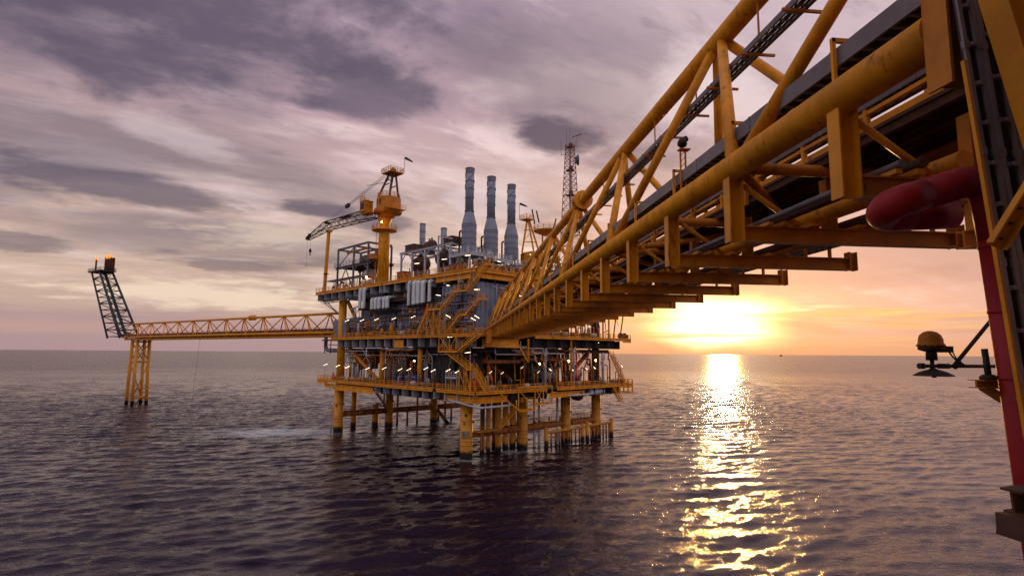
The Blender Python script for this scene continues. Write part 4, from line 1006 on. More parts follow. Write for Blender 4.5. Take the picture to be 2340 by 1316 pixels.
def fender(label, u0, u1, z0, z1, n_, m):
    o = (u0, -.6, z0); t = pthing('fender_frame', label, 'fender', o, 'boat fenders by the waterline')
    pp(t, o, 'top_rail', m, lambda b: b.tube((u0, -.4, z0), (u1, -.4, z1), .34, n=12))
    for e in (u0, u1): pp(t, o, 'end_post', 'leg', lambda b: b.tube((e, -.2, -4), (e, -.2, max(z0, z1) + .8), .5, n=14))
    for k in range(1, n_):
        x = u0 + (u1 - u0) * k / n_
        pp(t, o, 'fender_post', 'brace', lambda b: b.tube((x, -.4, -3), (x, -.4, z0 + (z1 - z0) * k / n_), .2, n=10))
fender('yellow boat fender with hanging posts before the third leg', 22.2, 35.0, 3.3, 3.6, 9, 'leg')
fender('dark boat fender with hanging posts around the far right leg', 36.8, 46.5, 3.6, 3.9, 8, 'leg')
o = (2.8, -.4, 0)
t = pthing('sea_ladder', 'thin yellow ladder going into the water beside the leg marked with two letters', 'ladder', o, 'ladders down to the sea')
for v in (0, .6): pp(t, o, 'side_rail', 'leg', lambda b: b.bar((2.6 + v, -.5, -2), (2.6 + v, -.5, 5.2), .09, .09))
for k in range(14): pp(t, o, 'rung', 'leg', lambda b: b.bar((2.6, -.5, .2 + .36 * k), (3.2, -.5, .2 + .36 * k), .05, .05))
pp(t, o, 'landing', 'leg', lambda b: (b.span((1.6, -1.0, 5.2), (7.4, .6, 5.32)), b.rail([(1.6, -1.0, 5.3), (7.4, -1.0, 5.3)], 1.1, 1.5, .03, False)))
stair_flight(t, o, (7.2, -.6, 5.3), (12.0, -1.2, 9.5), .8, Vector((0, 1, 0)))
o = (-2, 54, 0)
t = pthing('sea_ladder', 'thin ladder on the outer side of the left corner leg', 'ladder', o, 'ladders down to the sea')
for v in (0, .5): pp(t, o, 'side_rail', 'leg', lambda b: b.bar((-1.9, 54.2 + v, -2), (-1.9, 54.2 + v, 6.5), .09, .09))
for k in range(16): pp(t, o, 'rung', 'leg', lambda b: b.bar((-1.9, 54.2, .2 + .38 * k), (-1.9, 54.7, .2 + .38 * k), .05, .05))
o = (8, 48, 5)
t = pthing('staircase', 'thin yellow ladder stair from the lower deck down to the back brace walkway', 'staircase', o, 'yellow platform staircases')
stair_flight(t, o, (8, 53.2, 12.6), (14, 53.2, 5.5), .8, Vector((0, 1, 0)))
# ------------------------------------------------------------------ plant on the decks
# crane
o = (2, 38, ZU)
t = pthing('pedestal_crane', 'yellow pedestal crane with a lattice boom lowered to the left onto its rest', 'crane', o)
CV = 37.6
ped = pp(t, o, 'pedestal', 'yellow', lambda b: (b.lathe((2, CV, ZU), [(1.45, 0), (1.45, 12.2), (1.3, 14.2), (1.3, 16.2), (1.75, 17.0), (1.75, 18.6)], 26)))
pp(t, o, 'rib', 'yellow', lambda b: [b.bar((2 + 1.47 * math.cos(a), CV + 1.47 * math.sin(a), ZU), (2 + 1.47 * math.cos(a), CV + 1.47 * math.sin(a), ZU + 12), .06, .12) for a in (-2.9, -2.4, -1.9, -1.4)], ped)
pp(t, o, 'ladder', 'yellow', lambda b: (b.bar((.9, CV + 1.7, ZU), (.9, CV + 1.7, 54), .06, .06), b.bar((.5, CV + 1.5, ZU), (.5, CV + 1.5, 54), .06, .06), [b.bar((.5, CV + 1.5, ZU + .35 * k), (.9, CV + 1.7, ZU + .35 * k), .04, .04) for k in range(46)]), ped)
rp = pp(t, o, 'ring_platform', 'yellow', lambda b: b.lathe((2, CV, 52.0), [(1.35, -.5), (2.6, -.15), (3.2, -.15), (3.2, .1), (1.35, .1)], 20, smooth=False))
pp(t, o, 'handrail', 'yellow', lambda b: b.rail([(2 + 3.15 * math.cos(2 * PI * k / 16), CV + 3.15 * math.sin(2 * PI * k / 16), 52.1) for k in range(16)], 1.15, 1.4, .045, False, True), rp)
lp = pp(t, o, 'side_platform', 'yellow', lambda b: b.span((-.8, CV, 44.6), (2, CV + 2.6, 44.8)))
pp(t, o, 'handrail', 'yellow', lambda b: b.rail([(-.8, CV, 44.8), (-.8, CV + 2.6, 44.8), (2, CV + 2.6, 44.8)], 1.15, 1.2, .045, False), lp)
mh = pp(t, o, 'machinery_house', 'brownbeam', lambda b: (b.lathe((2, 36, 57.0), [(3.2, 0), (3.1, 3.1), (2.9, 3.2)], 8, smooth=False), b.lathe((2, 36.3, 55.2), [(1.8, 0), (2.2, .9), (3.7, 1.0), (3.7, 1.79)], 8, smooth=False)))
pp(t, o, 'louvre', 'dark', lambda b: (b.bar((-.93, 35.2, 58.7), (-.93, 36.9, 58.7), .12, 1.5)), mh)
pp(t, o, 'handrail', 'yellow', lambda b: b.rail([(2 + 2.8 * math.cos(PI / 4 * k + PI / 8), 36 + 2.8 * math.sin(PI / 4 * k + PI / 8), 60.2) for k in range(8)], 1.1, 1.4, .045, False, True), mh)
pp(t, o, 'service_walk', 'yellow', lambda b: (b.span((-1.2, 32.0, 56.7), (4.6, 33.15, 56.85)), b.rail([(-1.2, 33.1, 56.85), (-1.2, 32.0, 56.85), (4.6, 32.0, 56.85)], 1.1, 1.2, .04, False)), mh)
cb = pp(t, o, 'operator_cab', 'brownbeam', lambda b: (b.span((-2.7, 39.8, 56.6), (-.3, 42.2, 59.4)), b.span((-2.8, 39.7, 59.42), (-.2, 42.3, 59.6)), b.span((-2.5, 38, 56.1), (-.3, 42.4, 56.38))))
pp(t, o, 'window', 'dark', lambda b: (b.span((-2.74, 40.1, 57.4), (-2.705, 41.9, 59.0)), b.span((-2.4, 42.205, 57.0), (-.6, 42.24, 59.0))), cb)
pp(t, o, 'handrail', 'yellow', lambda b: b.rail([(-2.7, 39.8, 59.6), (-2.7, 42.2, 59.6), (-.3, 42.2, 59.6)], 1.2, 1.1, .045, False), cb)
top = Vector((2, 34.2, 67.2))
for u, v in ((.2, 38.4), (3.4, 38.4), (.8, 33.8), (3.4, 33.8)):
    pp(t, o, 'a_frame_leg', 'rust', lambda b: b.bar((u, v, 60.2), (top.x + (u - 2) * .25, top.y + (v - 36) * .12, 67.3), .34, .4))
pp(t, o, 'a_frame_tie', 'rust', lambda b: (b.bar((.7, 37.0, 63.4), (.8, 34.1, 63.4), .2, .2), b.bar((3.3, 37, 63.4), (3.2, 34.1, 63.4), .2, .2), b.bar((.9, 36.2, 65), (3.1, 36.2, 65), .18, .18), b.bar((.6, 37.4, 62.6), (1.2, 34.2, 65.4), .12, .12), b.bar((-2.0, 40.3, 63.5), (1.0, 36.5, 64.2), .1, .1)))
tp = pp(t, o, 'top_platform', 'brownbeam', lambda b: (b.span((.0, 32.4, 66.2), (4.0, 36.6, 66.4)), b.lathe((2, 34.3, 67.4), [(.5, -.4), (.55, 0), (.5, .4)], 14, axis=(1, 0, 0))))
pp(t, o, 'handrail', 'yellow', lambda b: b.rail([(0, 32.4, 66.4), (0, 36.6, 66.4), (4, 36.6, 66.4), (4, 32.4, 66.4)], 1.15, 1.1, .05, False, True), tp)
# boom: four chords with lacing
root = Vector((1.0, 39.8, 55.9)); mid1 = Vector((.6, 45.5, 56.9)); mid2 = Vector((.1, 66, 57.3)); tip = Vector((0, 78.4, 55.3))
def bx(k):
    pts = [(root, .6, .4), (mid1, 1.1, 1.15), (mid2, 1.1, 1.05), (tip, .5, .4)]
    return pts[k]
for a, c in ((-1, -1), (1, -1), (1, 1), (-1, 1)):
    def ch(b):
        pr = [bx(k)[0] + Vector((a * bx(k)[1], 0, c * bx(k)[2])) for k in range(4)]
        for p, q in zip(pr, pr[1:]): b.tube(p, q, .13, n=8)
    pp(t, o, 'boom_chord', 'rust', ch)
def lace(b):
    stations = []
    for k, n_ in ((0, 3), (1, 9), (2, 6)):
        for i in range(n_):
            f_ = i / n_; A_, B_ = bx(k), bx(k + 1)
            stations.append((A_[0].lerp(B_[0], f_), A_[1] + (B_[1] - A_[1]) * f_, A_[2] + (B_[2] - A_[2]) * f_))
    stations.append(bx(3))
    for i, (A_, B_) in enumerate(zip(stations, stations[1:])):
        cs = ((-1, -1), (1, -1), (1, 1), (-1, 1))
        for j in range(4):
            p0, p1 = cs[j], cs[(j + 1) % 4]
            q0, q1 = (p0, p1) if i % 2 else (p1, p0)
            b.tube(A_[0] + Vector((q0[0] * A_[1], 0, q0[1] * A_[2])), B_[0] + Vector((q1[0] * B_[1], 0, q1[1] * B_[2])), .06, n=5)
            b.tube(A_[0] + Vector((p0[0] * A_[1], 0, p0[1] * A_[2])), A_[0] + Vector((p1[0] * A_[1], 0, p1[1] * A_[2])), .05, n=5)
pp(t, o, 'boom_lacing', 'rust', lace)
pp(t, o, 'boom_head', 'dark', lambda b: (b.lathe((0, 78.6, 55.4), [(.5, -.5), (.55, 0), (.5, .5)], 14, axis=(1, 0, 0)), b.bar((0, 77, 56.6), (0, 78.8, 55.2), .9, .3)))
pp(t, o, 'boom_walkway', 'dark', lambda b: (b.span((-.5, 53, 58.15), (.9, 58, 58.3)), b.box((.2, 66.3, 58.3), (1.2, 1.4, .5))))
blk = Vector((.3, 54.6, 61.3))
pp(t, o, 'pendant_block', 'dark', lambda b: b.bar(blk + Vector((0, -.9, .15)), blk + Vector((0, .8, -.15)), .7, .9))
for dx in (-.35, .35, -.15, .15):
    pp(t, o, 'pendant_cable', 'cable', lambda b: b.tube(top + Vector((dx * 1.4, .4, .2)), blk + Vector((dx, -.6, .1)), .035, n=5))
for dx in (-.4, .4):
    pp(t, o, 'pendant_cable', 'cable', lambda b: b.tube(blk + Vector((dx, .5, 0)), Vector((dx * 1.6, 70.5 + dx * 4, 58.0)), .03, n=5))
pp(t, o, 'hook_cable', 'cable', lambda b: (b.tube((0, 76.4, 54.7), (0, 76.4, 51.8), .03, n=5), b.tube((0, 78.7, 55), (.0, 78.7, 46.2), .03, n=5)))
pp(t, o, 'hook_block', 'dark', lambda b: (b.lathe((0, 76.4, 50.6), [(.1, 0), (.42, .4), (.42, .9), (.15, 1.4)], 10), b.hoop((0, 76.4, 50.2), .3, .09, 10, 5, axis=(1, 0, 0))))
pp(t, o, 'floodlight', 'flood', lambda b: b.lathe((-.9, 34.2, 53.2), [(.05, -.2), (.17, -.08), (.17, .08), (.05, .2)], 10))
pp(t, o, 'mast_pole', 'dark', lambda b: b.tube((4.0, 32.4, 66.4), (4.0, 32.2, 70.4), .05, n=6))
pp(t, o, 'windsock', 'dark', lambda b: b.lathe((4.0, 32.1, 70.4), [(.34, 0), (.28, 1.0), (.16, 2.3)], 10, axis=(.62, -.65, -.5)))
o = (0, 65, ZU)
t = pthing('boom_rest', 'tall slanting yellow boom rest post at the left corner of the top deck', 'post', o)
pp(t, o, 'post', 'yellow', lambda b: b.bar((0, 65.9, ZU), (0, 64.6, 55.4), .75, .75))
pp(t, o, 'saddle', 'yellow', lambda b: (b.bar((-.9, 64.5, 55.6), (.9, 64.5, 55.6), .9, .4), b.bar((0, 63.3, 55.1), (0, 65.6, 55.9), .5, .3)))
pp(t, o, 'foot', 'rust', lambda b: (b.span((-.9, 65.0, ZU), (.9, 66.8, ZU + .5)), b.lathe((0, 65.2, 43.2), [(.8, -.1), (.8, .0), (.75, .05)], 12)))

# exhaust stacks
def exhaust(label, u, v, z0, zt):
    o = (u, v, z0); t = pthing('exhaust_stack', label, 'exhaust stack', o, 'tall exhaust stacks')
    pp(t, o, 'drum', 'stack', lambda b: b.lathe((u, v, z0), [(1.3, -.9), (1.62, 0), (1.62, 4.6), (1.55, 5.1), (1.42, 5.8), (1.1, 7.0), (.96, 7.6)], 26))
    pp(t, o, 'flue', 'stack', lambda b: b.lathe((u, v, z0 + 7.6), [(.96, 0), (.96, zt - z0 - 7.6), (.90, zt - z0 - 7.6), (.88, zt - z0 - 8.5)], 24))
    for z in (.3, 1.6, 2.9, 4.2, 4.7): pp(t, o, 'band', 'grey', lambda b: b.lathe((u, v, z0 + z), [(1.62, -.05), (1.7, -.05), (1.7, .05), (1.62, .05)], 26, smooth=False))
    hh = zt - z0 - 7.6
    pp(t, o, 'sooty_tip', 'grey', lambda b: b.lathe((u, v, zt - 1.3), [(.965, 0), (.985, .1), (.985, 1.32), (.93, 1.32)], 24))
    for f_ in (.0, .02, .32, .52, .70, .985): pp(t, o, 'band', 'grey', lambda b: b.lathe((u, v, z0 + 7.62 + hh * f_), [(.96, -.05), (1.06, -.05), (1.06, .05), (.96, .05)], 24, smooth=False))
    for ph in (0, 2.094, 4.188):
        def st(b):
            n_ = 26; z_a = z0 + 7.6 + hh * .53; z_b = zt - .25
            pts = [(u + 1.0 * math.cos(ph + i / n_ * 3.6), v + 1.0 * math.sin(ph + i / n_ * 3.6), z_a + (z_b - z_a) * i / n_) for i in range(n_ + 1)]
            b.path(pts, .09, 5)
        pp(t, o, 'strake', 'stack', st)
    for a in range(4):
        x, y = u + 1.5 * math.cos(a * PI / 2 + .8), v + 1.5 * math.sin(a * PI / 2 + .8)
        pp(t, o, 'support_leg', 'light', lambda b: b.bar((x, y, z0 + .6), (x * 1.0, y, z0 - 2.4), .22, .22))
    pp(t, o, 'side_pipe', 'dark', lambda b: b.path([(u - .8, v + 2.3, z0 - 1.4), (u - .8, v + 2.3, z0 + 3.6), (u - .3, v + 1.2, z0 + 3.6)], .2, 8, .4))
SB = 44.0
exhaust('leftmost and tallest-looking grey exhaust stack with a spiral strake', 4.0, 6, SB, 61.5)
exhaust('middle grey exhaust stack with a spiral strake', 10.4, 6, SB - .3, 61.0)
exhaust('rightmost grey exhaust stack with a spiral strake', 16.8, 6, SB - .6, 60.5)
def stack_platform(label, u, v, z):
    o = (u, v, ZU); t = pthing('stack_platform', label, 'platform', o, 'grey platforms under the exhaust stacks')
    a, c, d, e = u - 3.0, u + 3.0, v - 4.4, v + 2.6
    pp(t, o, 'floor', 'light', lambda b: (b.span((a, d, z - .12), (c, e, z)), b.ibeam((a - .1, d, z - .3), (a - .1, e, z - .3), .2, .5), b.ibeam((a, d - .1, z - .3), (c, d - .1, z - .3), .2, .5)))
    pp(t, o, 'handrail', 'light', lambda b: b.rail([(a, e, z), (a, d, z), (c, d, z), (c, e, z)], 1.2, 1.0, .045))
    for x in (a + .3, c - .3):
        for y in (d + .3, e - .3): pp(t, o, 'leg', 'light', lambda b: b.ibeam((x, y, ZU), (x, y, z - .5), .32, .32, up=Vector((1, 0, 0))))
    for (x0, y0), (x1, y1) in (((a + .3, d + .3), (a + .3, e - .3)), ((a + .3, d + .3), (c - .3, d + .3))):
        pp(t, o, 'brace', 'light', lambda b: (b.bar((x0, y0, ZU + .2), ((x0 + x1) / 2, (y0 + y1) / 2, z - .5), .14, .14), b.bar((x1, y1, ZU + .2), ((x0 + x1) / 2, (y0 + y1) / 2, z - .5), .14, .15)))
stack_platform('grey railed platform under the leftmost exhaust stack', 3.6, 6, 41.8)
stack_platform('grey railed platform under the middle exhaust stack', 10.2, 6, 41.2)
stack_platform('grey railed platform under the rightmost exhaust stack', 16.9, 6, 40.6)
for lab, u, v, zt in (('taller of the two short grey vent pipes behind the turbine frame', 12, 35, 55), ('shorter of the two short grey vent pipes behind the turbine frame', 12, 25.7, 52.4)):
    o = (u, v, 44); t = pthing('vent_stack', lab, 'vent', o, 'short vent pipes')
    pp(t, o, 'tube', 'stack', lambda b: b.lathe((u, v, ZU + 4), [(1.3, 0), (1.3, 2.5), (.78, 5.2), (.78, zt - ZU - 4), (.7, zt - ZU - 4), (.7, zt - ZU - 4.6)], 20))
    for z in (zt - .2, zt - 2.2, zt - 4.2): pp(t, o, 'band', 'grey', lambda b: b.lathe((u, v, z), [(.78, -.05), (.86, -.05), (.86, .05), (.78, .05)], 20, smooth=False))
# turbine frame
o = (1, 18, ZU)
t = pthing('turbine_frame', 'pale grey open steel frame with knee braces left of the exhaust stacks', 'steel frame', o)
FV = [8.6, 13.0, 18.0, 23.2, 27.8]
for u in (1, 9):
    for v in FV: pp(t, o, 'column', 'light', lambda b: b.ibeam((u, v, ZU), (u, v, 44.4), .38, .38, up=Vector((1, 0, 0))))
    pp(t, o, 'roof_beam', 'light', lambda b: b.ibeam((u, 7.8, 44.6), (u, 28.6, 44.6), .35, .5))
for v in FV: pp(t, o, 'roof_beam', 'light', lambda b: b.ibeam((1.2, v, 44.62), (8.8, v, 44.62), .3, .4))
for i, v in enumerate(FV):
    for s1 in (-1, 1):
        if (i == 0 and s1 < 0) or (i == 4 and s1 > 0): continue
        pp(t, o, 'knee_brace', 'light', lambda b: b.bar((1, v, 42.5), (1, v + 1.9 * s1, 44.4), .18, .18))
pp(t, o, 'slanting_rafter', 'light', lambda b: (b.bar((1, 13, 46.8), (1, 8, 45.6), .25, .3), b.bar((1, 13, 44.8), (1, 13, 46.9), .25, .25)))
pp(t, o, 'backing_panel', 'beige', lambda b: b.span((5.6, 8.5, ZU), (5.9, 18.5, 43.6)))
def duct_vessel(name, label, cat, u, v, z, r, L, ax, m, group=None, legs=True):
    o = (u, v, z - r - .6); t = pthing(name, label, cat, o, group); a = Vector(ax).normalized()
    c = Vector((u, v, z))
    pp(t, o, 'shell', m, lambda b: b.lathe(c, [(r * .35, -L / 2 - r * .45), (r * .8, -L / 2 - r * .25), (r, -L / 2), (r, L / 2), (r * .8, L / 2 + r * .25), (r * .35, L / 2 + r * .45)], 22, axis=ax))
    for f_ in (-.4, 0, .4): pp(t, o, 'band', m, lambda b: b.lathe(c + a * L * f_, [(r, -.06), (r + .06, -.06), (r + .06, .06), (r, .06)], 22, axis=ax, smooth=False))
    if legs:
        for f_ in (-.3, .3):
            q = c + a * L * f_; pp(t, o, 'saddle', 'grey', lambda b: b.box((q.x, q.y, z - r * .8 - .4), (.5 if abs(a.x) > .5 else r * 1.4, .5 if abs(a.y) > .5 else r * 1.4, r * .8 + .8)))
    for f_ in (-.25, .2): 
        q = c + a * L * f_; pp(t, o, 'nozzle', 'dark', lambda b: (b.tube(q, q + Z3 * (r + .5), r * .16, n=8), b.tube(q + Z3 * (r + .42), q + Z3 * (r + .55), r * .26, n=8)))
    return t
duct_vessel('intake_duct', 'big rust brown duct under the left end of the turbine frame', 'duct', 5, 25.5, 42.2, 1.9, 4.0, (.3, 1, 0), 'rust', 'brown turbine ducts')
duct_vessel('intake_duct', 'dark rust duct under the middle of the turbine frame roof', 'duct', 5, 15.5, 42.5, 1.8, 4.0, (.2, 1, 0), 'rust', 'brown turbine ducts')
duct_vessel('intake_duct', 'round rust brown drum lying on the turbine frame roof', 'duct', 3.5, 19.5, 45.9, 1.1, 3.0, (.2, 1, 0), 'rust', 'brown turbine ducts')
def roofbox(label, u, v, z, s, m, rz=0):
    o = (u, v, z); t = pthing('roof_unit', label, 'equipment', o, 'equipment on the top deck')
    pp(t, o, 'casing', m, lambda b: b.box((u, v, z + s[2] / 2), s, rz))
    pp(t, o, 'lid', 'grey', lambda b: b.box((u, v, z + s[2] + .06), (s[0] + .3, s[1] + .3, .12), rz))
    pp(t, o, 'grille', 'dark', lambda b: (b.box((u - s[0] / 2 - .02, v, z + s[2] * .55), (.036, s[1] * .6, s[2] * .5), 0) if rz == 0 else b.box((u, v, z + s[2] * .5), (s[0] * .5, s[1] * 1.01, s[2] * .4), rz)))
    pp(t, o, 'pipe', 'dark', lambda b: b.path([(u, v - s[1] * .5, z + s[2] * .4), (u, v - s[1] * .8, z + s[2] * .4), (u, v - s[1] * .8, z + s[2] + .8)], .12, 7, .3))
roofbox('rusty hooded box on the left end of the turbine frame roof', 3, 25.3, 44.9, (3, 3.6, 1.6), 'rust')
roofbox('brown box between the turbine frame roof and the leftmost stack', 3.5, 11, 44.9, (3, 3, 1.6), 'rust')
roofbox('red machine between the struts of the leftmost stack platform', -.6, 4.5, ZU, (1.6, 3.0, 1.6), 'redbox')
roofbox('orange-brown cabinet at the left foot of the turbine frame', .5, 25.8, ZU, (2, 3, 2.2), 'orange')
roofbox('pale cabinet under the middle of the turbine frame', 2.2, 10.5, ZU, (1.2, 2, 2), 'light')
roofbox('grey cabinet behind the rightmost stack platform', 20.8, 3.0, ZU, (2, 2.4, 3.2), 'grey')
roofbox('yellow cabinet on the top deck near the head of the long staircase', 2.2, -2.0, ZU, (1, 1.4, 1.4), 'yellow')
roofbox('pale cabinet on the right edge of the top deck behind the bridge', 12, -1.5, ZU, (1.4, 2.2, 2.0), 'light')
roofbox('beige cabinet at the right foot of the yellow service tower', 31, -1.5, ZU, (2.4, 2.2, 2.4), 'beige')
rg2 = random.Random(11)
for k in range(10):
    u, v = 7 + 2.6 * k * .8, 9.5 + rg2.uniform(-1, 3)
    o = (u, v, 44); t = pthing('pipe_loop', f'thin upright pipe loop behind the exhaust stacks, number {k + 1} from the left', 'pipe', o, 'pipe loops behind the stacks')
    h_ = rg2.uniform(3, 6.5); w_ = rg2.uniform(.8, 2.0)
    pp(t, o, 'pipe', rg2.choice(['light', 'grey', 'dark']), lambda b: b.path([(u, v, 41), (u, v, 41 + h_), (u + w_, v, 41 + h_), (u + w_, v, 41)], rg2.uniform(.1, .22), 8, .4))
    pp(t, o, 'flange', 'dark', lambda b: b.lathe((u, v, 42.2), [(.2, -.06), (.32, -.05), (.32, .05), (.2, .06)], 10))
rg4 = random.Random(5)
for k in range(26):   # pipework filling the space round the stack legs
    u = rg4.uniform(1, 22); v = rg4.uniform(2.5, 13); h_ = rg4.uniform(1.5, 6)
    P('pipe_riser', rg4.choice(['light', 'grey', 'rust', 'white', 'dark', 'brownbeam']), lambda b: b.path([(u, v, ZU), (u, v, ZU + h_), (u + rg4.uniform(-2, 2), v, ZU + h_), (u, v + 1.5, ZU + h_ * .4)], rg4.uniform(.1, .3), 7, .4, 3), du_)
# left process module
o = (1, 51, ZU)
t = pthing('process_tower', 'grey open steel tower with process vessels left of the crane column', 'steel frame', o)
for u in (1, 8):
    for v in (60.2, 51.2, 43.6): pp(t, o, 'column', 'grey', lambda b: b.ibeam((u, v, ZU), (u, v, 49.4), .42, .42, up=Vector((1, 0, 0))))
    pp(t, o, 'top_beam', 'grey', lambda b: b.ibeam((u, 43.4, 49.6), (u, 60.6, 49.6), .4, .5))
    pp(t, o, 'floor_beam', 'grey', lambda b: b.ibeam((u, 42.4, 44.2), (u, 61.4, 44.2), .35, .5))
for v in (43.6, 51.2, 60.2): pp(t, o, 'top_beam', 'grey', lambda b: b.ibeam((1.2, v, 49.6), (7.8, v, 49.6), .38, .48))
pp(t, o, 'hoist_beam', 'yellow', lambda b: b.ibeam((3, 59, 48.8), (3, 46, 48.8), .35, .55))
pp(t, o, 'floor', 'grating', lambda b: b.span((.6, 42.4, 44.46), (8.4, 61.6, 44.54)))
pp(t, o, 'handrail', 'grey', lambda b: b.rail([(8.4, 61.6, 44.5), (.6, 61.6, 44.5), (.6, 42.4, 44.5)], 1.15, 1.8, .04, False))
pp(t, o, 'brace', 'grey', lambda b: (b.bar((1, 60.2, 44.6), (1, 51.4, 49.2), .18, .18), b.bar((1, 51.0, 49.2), (1, 43.8, 44.6), .18, .18), b.bar((1, 60, ZU), (1, 55.5, 43.9), .2, .2), b.bar((1, 51.4, ZU + .4), (1, 55.6, 43.9), .2, .21), b.bar((1, 51.2, 42.6), (1, 49.2, 44), .18, .18), b.bar((1, 43.6, 42.6), (1, 45.6, 44), .18, .18)))
duct_vessel('pressure_vessel', 'brownish horizontal vessel with pipe loops on the upper floor of the grey frame', 'vessel', 4.2, 47.3, 46.1, 1.25, 7.5, (0, 1, 0), 'rust', 'process vessels')
duct_vessel('pressure_vessel', 'big beige vessel under the floor of the grey frame', 'vessel', 3.5, 47.2, 41.4, 1.7, 3.2, (.3, 1, 0), 'beige', 'process vessels')
duct_vessel('pressure_vessel', 'small white vessel lying at the foot of the grey frame', 'vessel', 1.2, 44.3, 38.9, .75, 2.2, (1, .2, 0), 'white', 'process vessels')
duct_vessel('pressure_vessel', 'white drum standing beside the crane column foot', 'vessel', .4, 41.8, 39.1, .8, 1.2, (1, 0, .1), 'white', 'process vessels')
for k in range(5):
    v = 60.5 - 2.4 * k; o = (.2, v, ZU)
    t = pthing('valve_manifold', f'low rusty valve cluster on the left top deck edge, number {k + 1} from the left', 'valve', o, 'valve clusters on the left top deck')
    h_ = 1.3 + .5 * (k % 3)
    pp(t, o, 'pipe', ['rust', 'grey', 'brownbeam'][k % 3], lambda b: b.path([(.2, v - .8, ZU), (.2, v - .8, ZU + h_), (.2, v + .8, ZU + h_), (.2, v + .8, ZU)], .14, 7, .3))
    pp(t, o, 'handwheel', 'dark', lambda b: (b.hoop((.2, v, ZU + h_ + .55), .32, .05, 12, 5), b.tube((.2, v, ZU + h_), (.2, v, ZU + h_ + .55), .05, n=6)))
    pp(t, o, 'valve_body', 'rust', lambda b: b.lathe((.2, v, ZU + h_), [(.1, -.5), (.35, -.2), (.35, .2), (.1, .5)], 10, axis=(0, 1, 0)))
o = (2, 57, ZU + 3)
t = pthing('pipe_rack', 'low pipe rack with thin overhead pipes on the left top deck', 'pipe rack', o)
for u in (-.6, 2):
    for v in (46, 52, 58, 64): pp(t, o, 'rack_post', 'grey', lambda b: b.bar((u, v, ZU), (u, v, ZU + 3.1), .15, .15))
for i in range(4): pp(t, o, 'pipe', ['grey', 'rust', 'light', 'dark'][i], lambda b: b.tube((-.4 + .7 * i, 45, ZU + 3.25), (-.4 + .7 * i, 64.5, ZU + 3.25), .12, n=8))
# pale ribbed air ducts hung on the cladding
def air_duct(label, v, w, z0, z1, u=-2.75):
    o = (u, v, z0); t = pthing('air_duct', label, 'air duct', o, 'pale ribbed air ducts on the cladding')
    def sh(b):
        prof = [(u + .35, z0), (u - .35, z0 + .02)]
        prof = []
        n_ = 6
        out_ = [(u - .2, z0)] + [(u - .2, z1 - .8)] + [(u - .2 + .8 * (1 - math.cos(PI / 2 * i / n_)), z1 - .8 + .8 * math.sin(PI / 2 * i / n_)) for i in range(1, n_ + 1)] + [(u + 2.2, z1)]
        inn = [(u + 2.2, z1 - .45), (u + .7, z1 - .45), (u + .2, z1 - .85), (u + .2, z0)]
        pr = out_ + inn; k = len(pr)
        vs = [(x, v - w / 2, z) for x, z in pr] + [(x, v + w / 2, z) for x, z in pr]
        b.add(vs, [(i, (i + 1) % k, k + (i + 1) % k, k + i) for i in range(k)] + [tuple(range(k - 1, -1, -1)), tuple(range(k, 2 * k))])
        z = z0 + .25
        while z < z1 - .9:
            b.span((u - .225, v - w / 2 - .025, z), (u + .225, v + w / 2 + .025, z + .04)); z += .45
    pp(t, o, 'casing', 'duct', sh)
    pp(t, o, 'bracket', 'dark', lambda b: b.span((u - .2, v - w / 2 + .1, z0 - .5), (u + 2.0, v + w / 2 - .1, z0 - .01)))
for i, (v, w) in enumerate(((18.6, .62), (16.6, 1.15), (15.0, 1.15), (13.2, 1.15), (10.8, .62))):
    air_duct(f'tall pale ribbed air duct, number {i + 1} from left beside the long staircase', v, w, 31.4 + .1 * i, 37.0 - .1 * i)
for i, v in enumerate((34.4, 32.7, 31.1, 29.0, 27.5)):
    air_duct(f'short pale ribbed air duct, number {i + 1} from left in the middle row', v, 1.0, 31.3, 34.2)
for i, v in enumerate((40.3, 38.4)):
    air_duct(['tall pale air duct, left one of the pair below the crane', 'tall pale air duct, right one of the pair below the crane'][i], v, .95, 31.8, 37.0)
o = (-1.8, 31, 30.9)
t = pthing('duct_shelf', 'dark steel shelf carrying the five short air ducts', 'shelf', o)
pp(t, o, 'shelf', 'dark', lambda b: (b.span((-3.2, 26.5, 30.7), (-.6, 35.4, 30.85)), [b.bar((-2.0, v, 30.7), (-.4, v, 30.0), .12, .12) for v in (27, 31, 35)]))
# mezzanine plant between the duct rows
for i, (v, r, m) in enumerate(((29.5, 1.3, 'beige'), (24.5, 1.5, 'beige'), (21.5, 1.0, 'yellow'))):
    o = (1.5, v, 33.6); t = pthing('mezzanine_tank', ['beige tank on the mezzanine right of the crane foot', 'larger beige tank on the mezzanine beside the tall air ducts', 'small yellow machine on the mezzanine beside the tall air ducts'][i], 'tank', o, 'mezzanine tanks')
    pp(t, o, 'shell', m, lambda b: b.lathe((1.5, v, 33.7), [(r * .9, 0), (r, .2), (r, 1.4), (r * .7, 1.9), (r * .3, 2.1)], 18))
    pp(t, o, 'stand', 'rust', lambda b: b.box((1.2, v, 33.45), (2.8, r * 2.2, .4)))
P('mezzanine', 'rust', lambda b: (b.span((-1.4, 19.5, 33.1), (5, 36.5, 33.25)), b.ibeam((-1.5, 19.5, 33.0), (-1.5, 36.5, 33.0), .25, .35), b.rail([(-1.4, 19.5, 33.25), (-1.4, 36.5, 33.25)], 1.1, 2.0, .035, False)), dm)
